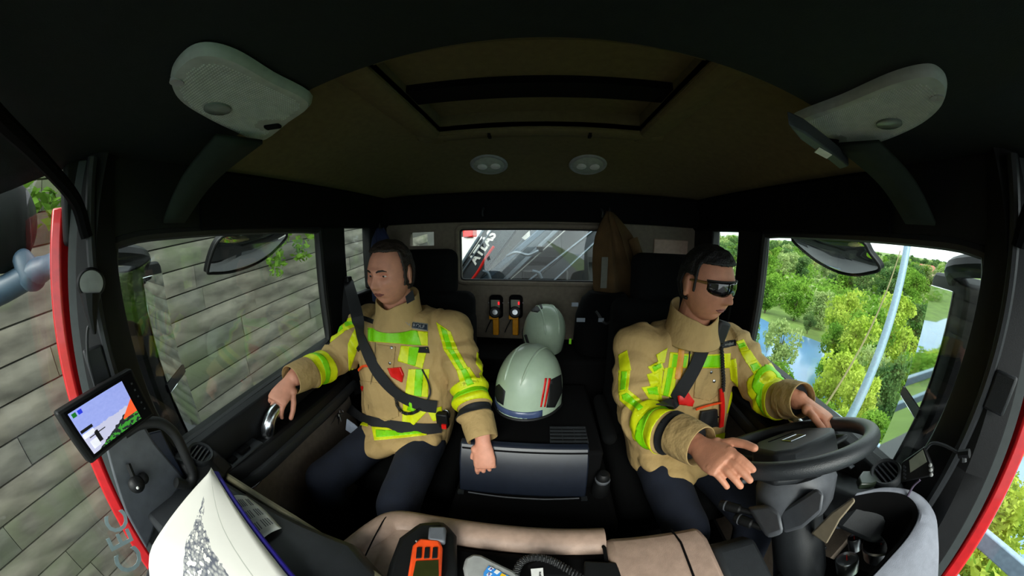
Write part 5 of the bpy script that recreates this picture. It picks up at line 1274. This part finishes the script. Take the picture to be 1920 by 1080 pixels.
face(dr, dT, dhm, db_, M_hair2, lambda l: (l.z > .076 and l.y < .0) or (l.y >= .0 and l.z > -.05 and (abs(l.x) < .08 or l.z > .03)) or (-.03 < l.y < .0 and l.z > -.012 and abs(l.x) > .055), eyes=False)
Sx, Ex, Wx = dd_['S'], dd_['E'], dd_['W']
band(dcoat, dcm, Ex[0], Wx[0], .22, .58); band(dcoat, dcm, Ex[1], Wx[1], -.02, .36)
for poly, core in (
  ([(1256, 660), (1296, 664), (1290, 690), (1252, 690)], [(1262, 664), (1290, 667), (1286, 688), (1258, 688)]),
  ([(1310, 666), (1370, 662), (1368, 690), (1304, 690)], [(1312, 668), (1352, 666), (1350, 688), (1308, 688)]),
  ([(1366, 676), (1380, 672), (1384, 725), (1370, 712)], None),
  ([(1246, 690), (1270, 686), (1262, 746), (1238, 740)], [(1252, 690), (1262, 689), (1252, 743), (1243, 741)]),
  ([(1230, 665), (1252, 652), (1246, 680), (1236, 682)], None), ([(1214, 688), (1240, 675), (1246, 694), (1226, 702)], [(1222, 688), (1238, 681), (1241, 688), (1226, 696)]), ([(1212, 702), (1244, 692), (1240, 724), (1220, 726)], None), ([(1202, 726), (1238, 720), (1242, 752), (1216, 748)], [(1212, 728), (1232, 724), (1234, 740), (1216, 740)]),
  ([(1160, 665), (1176, 656), (1184, 694), (1162, 694)], None), ([(1160, 694), (1182, 694), (1178, 732), (1160, 735)], [(1166, 696), (1176, 696), (1173, 730), (1164, 732)]), ([(1160, 735), (1178, 730), (1218, 764), (1196, 782), (1162, 750)], [(1166, 740), (1176, 736), (1206, 764), (1198, 770), (1168, 748)]),
  ([(1380, 640), (1394, 636), (1404, 656), (1388, 660)], [(1383, 645), (1395, 642), (1399, 650), (1386, 654)]), ([(1388, 660), (1406, 656), (1418, 674), (1400, 682)], None), ([(1400, 680), (1418, 674), (1434, 694), (1414, 704)], [(1406, 684), (1418, 680), (1426, 690), (1412, 697)]), ([(1414, 702), (1436, 694), (1456, 712), (1432, 722)], None),
  ([(1370, 735), (1382, 732), (1376, 772), (1362, 775)], None), ([(1342, 815), (1380, 806), (1384, 818), (1340, 828)], None)):
    tape(dcoat, dcm, poly, core=core)
wrist_strap(dcoat, dcm, Ex[0], Wx[0], .62, .74)
for poly in ([(1263, 636), (1288, 640), (1288, 650), (1262, 648)],): patch('black_tab', decal(dcm, poly, .0025), M_patch, dcoat)
patch('orange_tab', decal(dcm, [(1272, 650), (1284, 650), (1278, 712), (1264, 710)], .004), M_yellowp, dcoat)
patch('name_patch', decal(dcm, [(1349, 642), (1380, 637), (1381, 648), (1350, 654)], .0034), M_patch, dcoat)
c1, n1 = hit(dbv, 1365, 646, .0058); c2, _ = hit(dbv, 1375, 644, .0058); place_text('name_lettering', 'enskus', .021, c1, c2-c1, V((0, 0, 1)), M_lgrey, dcoat)
patch('pocket_flap', decal(dcm, [(1306, 692), (1348, 690), (1350, 735), (1330, 752), (1300, 745)], .004), M_coatd, dcoat)
for q in ((1332, 697), (1338, 714)): 
    p, n = hit(dbv, *q, .006); build('snap', MB().lathe([(.006, -.003), (.006, .001), (.001, .003)], Matrix.Translation(p) @ n.to_track_quat('Z', 'Y').to_matrix().to_4x4(), 12), M_steel, dcoat)
strip('zip', dbv, [(1291, 622), (1294, 640), (1292, 670), (1288, 700)], .005, M_patch, dcoat, off=.002, thick=.002)
patch('collar_tab', decal(dcm, [(1256, 612), (1262, 608), (1290, 626), (1284, 630)], .004), M_patch, dcoat)
patch('red_pouch', decal(dcm, [(1270, 742), (1288, 734), (1300, 750), (1296, 760), (1272, 756)], .010), M_redp, dcoat, .01)
patch('black_holster', decal(dcm, [(1312, 770), (1340, 766), (1342, 798), (1308, 798)], .016), M_rubber, dcoat, .014)
strip('red_strap', dbv, [(1346, 726), (1350, 760), (1348, 798)], .020, M_redp, dcoat, off=.012, thick=.006)
strip('pen', dbv, [(1298, 762), (1320, 758), (1346, 752)], .007, M_orange, dcoat, off=.020, thick=.006)
q, n = hit(dbv, 1344, 625, .018); build('radio_microphone', MB().box(q, (.055, .035, .085), Matrix.Rotation(.25, 3, 'Y')), M_rubber, dcoat, bevel=.01)
cpp = bez([hit(dbv, *q_, .016)[0] for q_ in ((1347, 650), (1349, 670), (1350, 690), (1351, 710), (1352, 730))], 150); coil = []
for i, p in enumerate(cpp):
    t = (cpp[min(i+1, len(cpp)-1)]-cpp[max(i-1, 0)]).normalized(); a = t.orthogonal().normalized(); bb = t.cross(a); coil.append(p+a*.0065*cos(i*1.4)+bb*.0065*sin(i*1.4))
build('coiled_cord', MB().tube(coil, .0026, 5), M_rubber, dcoat)
sb2 = thing('seat_belt', 'black seat belt across the driver chest', 'seat belt', (.6, .9, .8))
strip('shoulder_strap', dbv, [V((.70, 1.06, 1.16)), (1336, 618), (1318, 650), (1300, 690), (1276, 732), (1258, 756), (1244, 768)], .050, M_strap, sb2, off=.012, n=40)
build('belt_guide', MB().box((.70, 1.07, 1.17), (.07, .03, .03)), M_black, sb2, bevel=.008)
# sunglasses
sg = thing('sunglasses', 'dark wraparound sunglasses with brown temples worn by the driver', 'sunglasses', dT @ V((0, -.1, .01)))
def lens(i, j):
    a = RAD(-62+124*i/24); t = -1+2*j/6; hh = (.026-.008*abs(sin(a))**2)*(1 if t > 0 else 1.0-.35*math.exp(-(sin(a)/.22)**2))
    return dT @ V((sin(a)*.076, -.018-cos(a)*.096+.004*t*t, .014+t*hh))
build('lens', MB().grid(lens, 24, 6), mat('sunglass_lens', (10, 10, 12), .06, spec=.9), sg, solid=.0025)
build('brow_bar', MB().tube([V(lens(i, 6)) for i in range(25)], .0028, 8), M_rubber, sg)
for s in (-1, 1): build('temple', MB().tube([dT @ V((s*.070, -.062, .026)), dT @ V((s*.081, -.03, .024)), dT @ V((s*.085, .012, .018)), dT @ V((s*.080, .03, .004))], [.005, .0045, .004, .003], 8), mat('temple_brown', (128, 96, 50), .4), sg)
# ================================================================== between and behind the seats
M_helm = mat('helmet_shell', (176, 196, 172), .32, var=.04, coat=.2); M_lk = mat('locker_navy', (24, 30, 42), .32)
lk = thing('centre_locker', 'dark navy storage locker with vent grille between the two seats', 'locker', (-.03, 1.05, .5))
build('body', MB().bb(-.28, .26, .83, 1.36, .48, .69), M_pit, lk, bevel=.015)
build('lid', MB().loft([[V((x, .78, .505)), V((x, .765, .515)), V((x, .80+.006, .64)), V((x, .845, .70)), V((x, .87, .705)), V((x, .87, .50))] for x in (-.275, -.15, 0, .12, .205)]), M_lk, lk, bevel=.006)
build('lower_edge', MB().tube([(-.24, .762, .512), (-.1, .758, .509), (.05, .758, .509), (.18, .762, .512)], .003, 6), M_grey, lk)
for x in (-.27, .20): build('hinge', MB().bb(x-.012, x+.012, .757, .775, .495, .508), M_dark, lk)
for k in range(5): build('grille_slat', MB().bb(.06, .205, .885+k*.022, .893+k*.022, .692, .700), M_dark, lk)
for k in range(4): build('grille_rib', MB().bb(.06+k*.048, .063+k*.048, .882, .982, .690, .697), M_dark, lk)
gs = thing('gear_selector', 'black knob with metal ring beside the locker', 'gear selector', (.262, .80, .55))
build('foot', MB().lathe([(.035, .50), (.033, .55), (.026, .57)], Matrix.Translation((.265, .80, 0)), 20), M_black, gs)
build('ring', MB().lathe([(.027, .568), (.030, .578), (.026, .586)], Matrix.Translation((.265, .80, 0)), 20), M_grey, gs)
build('cap', MB().lathe([(.027, .584), (.026, .60), (.018, .61), (.001, .612)], Matrix.Translation((.265, .80, 0)), 20), M_black, gs)
def helmet(c, fw, L, Wd, H, lab, big):
    c = V(c); fw = V(fw).normalized(); up = V((0, 0, 1)); sd = fw.cross(up).normalized(); up = sd.cross(fw).normalized()
    X = lambda a, b, z: c+fw*a+sd*b+up*z
    root = thing('fire_helmet', lab, 'helmet', c-V((0, 0, 0)), 'fire helmets')
    b = MB(); nu, nv = 48, 22
    def sh(i, j):
        q = RAD(2+96*j/nv); a = 2*pi*i/nu; r = sin(min(q, pi/2))**.92; z = cos(q)*H
        fx = cos(a)*r*L*(1.0 if cos(a) > 0 else 1.06); fy = sin(a)*r*Wd
        if j > nv*.8: fx *= 1+.10*max(0, -cos(a))*(j/nv-.8)/.2; z -= (.02+.05*max(0, -cos(a)))*(j/nv-.8)/.2
        if abs(sin(a)) < .45 and q < 1.35: z += .0
        return X(fx, fy, z)
    b.loft([[sh(i, j) for i in range(nu)] for j in range(nv+1)])
    me = mesh_from(b, 'shell'); mw = me.copy(); o = link('shell', me, M_helm, root, 60)
    for s in (-1, 1):
        pth = []
        for k in range(15):
            q = RAD(62-118*k/14); r = sin(abs(q)); a_ = math.copysign(1, q); w = .030+.012*cos(q)
            pth.append(X(sin(q)*L*(1.0 if q > 0 else 1.06)*.985, s*w, cos(q)*H*(1-.5*(w/Wd)**2)+.001))
        build('crest_rib', MB().tube(pth, [.001]+[.0055]*13+[.001], 8, flat=.8), M_helm, root)
    build('rim', MB().tube([sh(i, nv) for i in range(nu)], .006, 8, closed=True), M_rubber, root)
    build('visor', MB().grid(lambda i, j: X(*( (cos(RAD(-55+110*i/14))*L*(1.0-.02*j)+.004, sin(RAD(-55+110*i/14))*Wd*1.0, -.012-.022*j))), 14, 2), mat('visor_blue', (70, 84, 120), .15), root, solid=.003)
    return root, mw, X
h1, hm1, X1 = helmet((-.03, 1.09, .805), (-.42, -.88, .05), .165, .135, .205, 'pale green fire helmet with two red stripes on the centre locker', True)
for nm, poly, m in (('black_panel', [(1032, 712), (1052, 702), (1054, 735), (1040, 764), (1024, 764)], M_rubber), ('red_stripe', [(1021, 709), (1026, 709), (1021, 735), (1016, 763), (1012, 763), (1017, 735)], M_redp), ('red_stripe', [(1028, 709), (1033, 709), (1028, 735), (1023, 763), (1019, 763), (1024, 735)], M_redp), ('front_plate', [(925, 728), (936, 720), (948, 734), (944, 760), (932, 752)], M_rubber)):
    patch(nm, decal(hm1, poly, .0015), m, h1, .001)
h2, hm2, X2 = helmet((.035, 1.585, .905), (-.25, .85, .45), .135, .118, .165, 'smaller pale green fire helmet leaning on the rear wall', False)
patch('black_crest', decal(hm2, [(996, 572), (1002, 560), (1012, 562), (1018, 578), (1008, 586), (996, 584)], .002), M_rubber, h2, .004)
bs = build('chin_strap', MB().tube(bez([P(*q, y=1.50) for q in ((985, 628), (994, 650), (1015, 662))], 10), .007, 8), M_rubber, h2)
for px, lab in ((930, 'yellow handled torch in a black charger on the rear wall near the passenger'), (967, 'yellow handled torch in a black charger on the rear wall next to the small helmet')):
    c = P(px, 585, y=1.72); t = thing('charging_torch', lab, 'torch', c-V((0, 0, .1)), 'charging torches')
    build('cradle', MB().box(c+V((0, .015, .03)), (.085, .05, .15)), M_pit, t, bevel=.025, seg=4)
    build('label', MB().box(c+V((-.002, -.012, .055)), (.055, .006, .05)), mat('torch_label', (128, 130, 116), .5), t, bevel=.002)
    build('charge_light', MB().box(c+V((.020, -.017, .06)), (.010, .004, .018)), mat('red_led', (230, 30, 40), .4, emit=.6), t)
    Mx = Matrix.Translation(c+V((-.002, -.012, .002))) @ V((0, -1, .25)).to_track_quat('Z', 'Y').to_matrix().to_4x4()
    build('lamp_head', MB().lathe([(.036, -.01), (.036, .022), (.031, .028), (.029, .02), (.001, .02)], Mx, 24), M_rubber, t)
    build('reflector', MB().lathe([(.022, .018), (.016, .0225), (.001, .023)], Mx, 20), M_steel, t)
    build('grip', MB().box(c+V((.0, -.005, -.085)), (.036, .04, .12)), M_yellowp, t, bevel=.006)
    build('grip_shoulder', MB().box(c+V((-.012, -.006, -.030)), (.060, .042, .026)), M_yellowp, t, bevel=.005)
    build('cable', MB().tube(bez([c+V((-.03, .0, -.05)), c+V((-.055, .01, -.10)), c+V((-.07, .015, -.14))], 10), .0035, 6), M_rubber, t)
    for s in (-1, 1): build('clip', MB().ell(c+V((s*.044, -.005, .06)), (.004, .004, .005)), M_steel, t)
# hanging brown jacket
def drape(name, lab, cat, top, pts, m, depth=.06, seed=1, folds=5, amp=.034):
    """pts: (z, x-left, x-right, y) down from the hook"""
    b = MB(); n = 40; rings = []
    for z, xl, xr, y in pts:
        ring = []; cx, w = (xl+xr)/2, (xr-xl)/2; f = min(1, w/.08)
        for k in range(n):
            a = 2*pi*k/n; r = 1+amp/max(w, .03)*sin(a*folds+seed+z*6)*f
            ring.append(V((cx+w*cos(a)*r, y+depth*f*sin(a)*(1+.4*sin(a*folds+seed+z*4)*f), z+.02*noise.noise(V((a*2, z*5, seed))))))
        rings.append(ring)
    b.loft(rings); t = thing(name, lab, cat, (top[0], top[1], pts[-1][0])); build('cloth', b, m, t, smooth=80); 
    build('hanging_loop', MB().tube([V(top)+V((-.008, 0, -.03)), V(top)+V((0, -.004, .01)), V(top)+V((.008, 0, -.03))], .003, 6), M_rubber, t); return t
M_jk = mat('brown_jacket', (78, 58, 28), .9, var=.25, scale=10, bump=.4, bscale=200)
jk = drape('hanging_jacket', 'brown jacket hanging from a hook beside the rear window', 'jacket', (.395, 1.645, 1.60), [(1.585, .375, .415, 1.645), (1.53, .355, .455, 1.64), (1.46, .34, .50, 1.64), (1.38, .325, .54, 1.635), (1.28, .315, .58, 1.635), (1.18, .315, .60, 1.63), (1.10, .32, .605, 1.63), (1.04, .36, .57, 1.63)], M_jk)
build('sleeve', MB().tube(bez([(.52, 1.60, 1.44), (.57, 1.58, 1.30), (.60, 1.57, 1.18), (.62, 1.57, 1.10)], 14), [.03]*4+[.035]*9+[.03]*2, 12), M_jk, jk)
build('pale_strip', MB().box((.355, 1.56, 1.25), (.035, .004, .17)), mat('strip_grey', (96, 98, 86), .6), jk)
nj = drape('hanging_navy_jacket', 'navy jacket with yellow bars hanging by the rear side window behind the passenger', 'jacket', (-.90, 1.50, 1.52), [(1.50, -.92, -.88, 1.50), (1.44, -.94, -.85, 1.50), (1.34, -.95, -.83, 1.50), (1.22, -.955, -.82, 1.50), (1.08, -.955, -.81, 1.50)], mat('navy_jacket', (18, 30, 66), .9, var=.2), .05, 2)
for z0, z1 in ((1.26, 1.40), (1.15, 1.21)): build('yellow_bar', MB().bb(-.868, -.842, 1.435, 1.44, z0, z1), M_yel, nj)
# black gear bag on the bench with pale tabs
bgp = thing('gear_bag', 'black equipment bag with pale tabs on the rear bench below the jacket', 'bag', (.36, 1.57, .80))
build('body', MB().loft([sell((.38, 1.58), w, d, z, n=24) for z, w, d in ((.80, .16, .12), (.84, .175, .13), (1.0, .17, .12), (1.10, .14, .10), (1.14, .10, .07))]), M_pit, bgp)
for px, py, w, h in ((1078, 571, .035, .022), (1089, 600, .045, .022), (1127, 600, .03, .022)):
    build('pale_tab', MB().box(P(px, py, y=1.44), (w, .004, h)), mat('tab_pale', (130, 140, 150), .5), bgp, bevel=.006)
build('green_tab', MB().box(P(1069, 640, y=1.44), (.012, .004, .03)), M_lime, bgp)
build('strap', MB().tube(bez([(.30, 1.46, 1.06), (.36, 1.44, 1.0), (.44, 1.45, 1.07)], 12), .008, 6), M_rubber, bgp)
# reflected lettering made as solid letters on the lower corner of the windscreen
lt = thing('windscreen_reflection', 'painted reflection of pale grey lettering on the lower passenger corner of the windscreen', 'sticker', P(235, 1020, x=-1.02))
a, b_ = P(262, 1062, x=-1.0), P(215, 960, x=-1.0); place_text('letter', 'C', .11, P(245, 1050, x=-1.0), b_-a, V((0, -1, .25)), mat('reflection_grey', (150, 168, 168), .6), lt, bold=.001); place_text('letter', 'E', .10, P(228, 1012, x=-1.0), b_-a, V((0, -1, .25)), mat('reflection_grey', (150, 168, 168), .6), lt, bold=.001); place_text('letter', 'C', .09, P(222, 978, x=-1.0), b_-a, V((0, -1, .25)), mat('reflection_grey', (150, 168, 168), .6), lt, bold=.001)
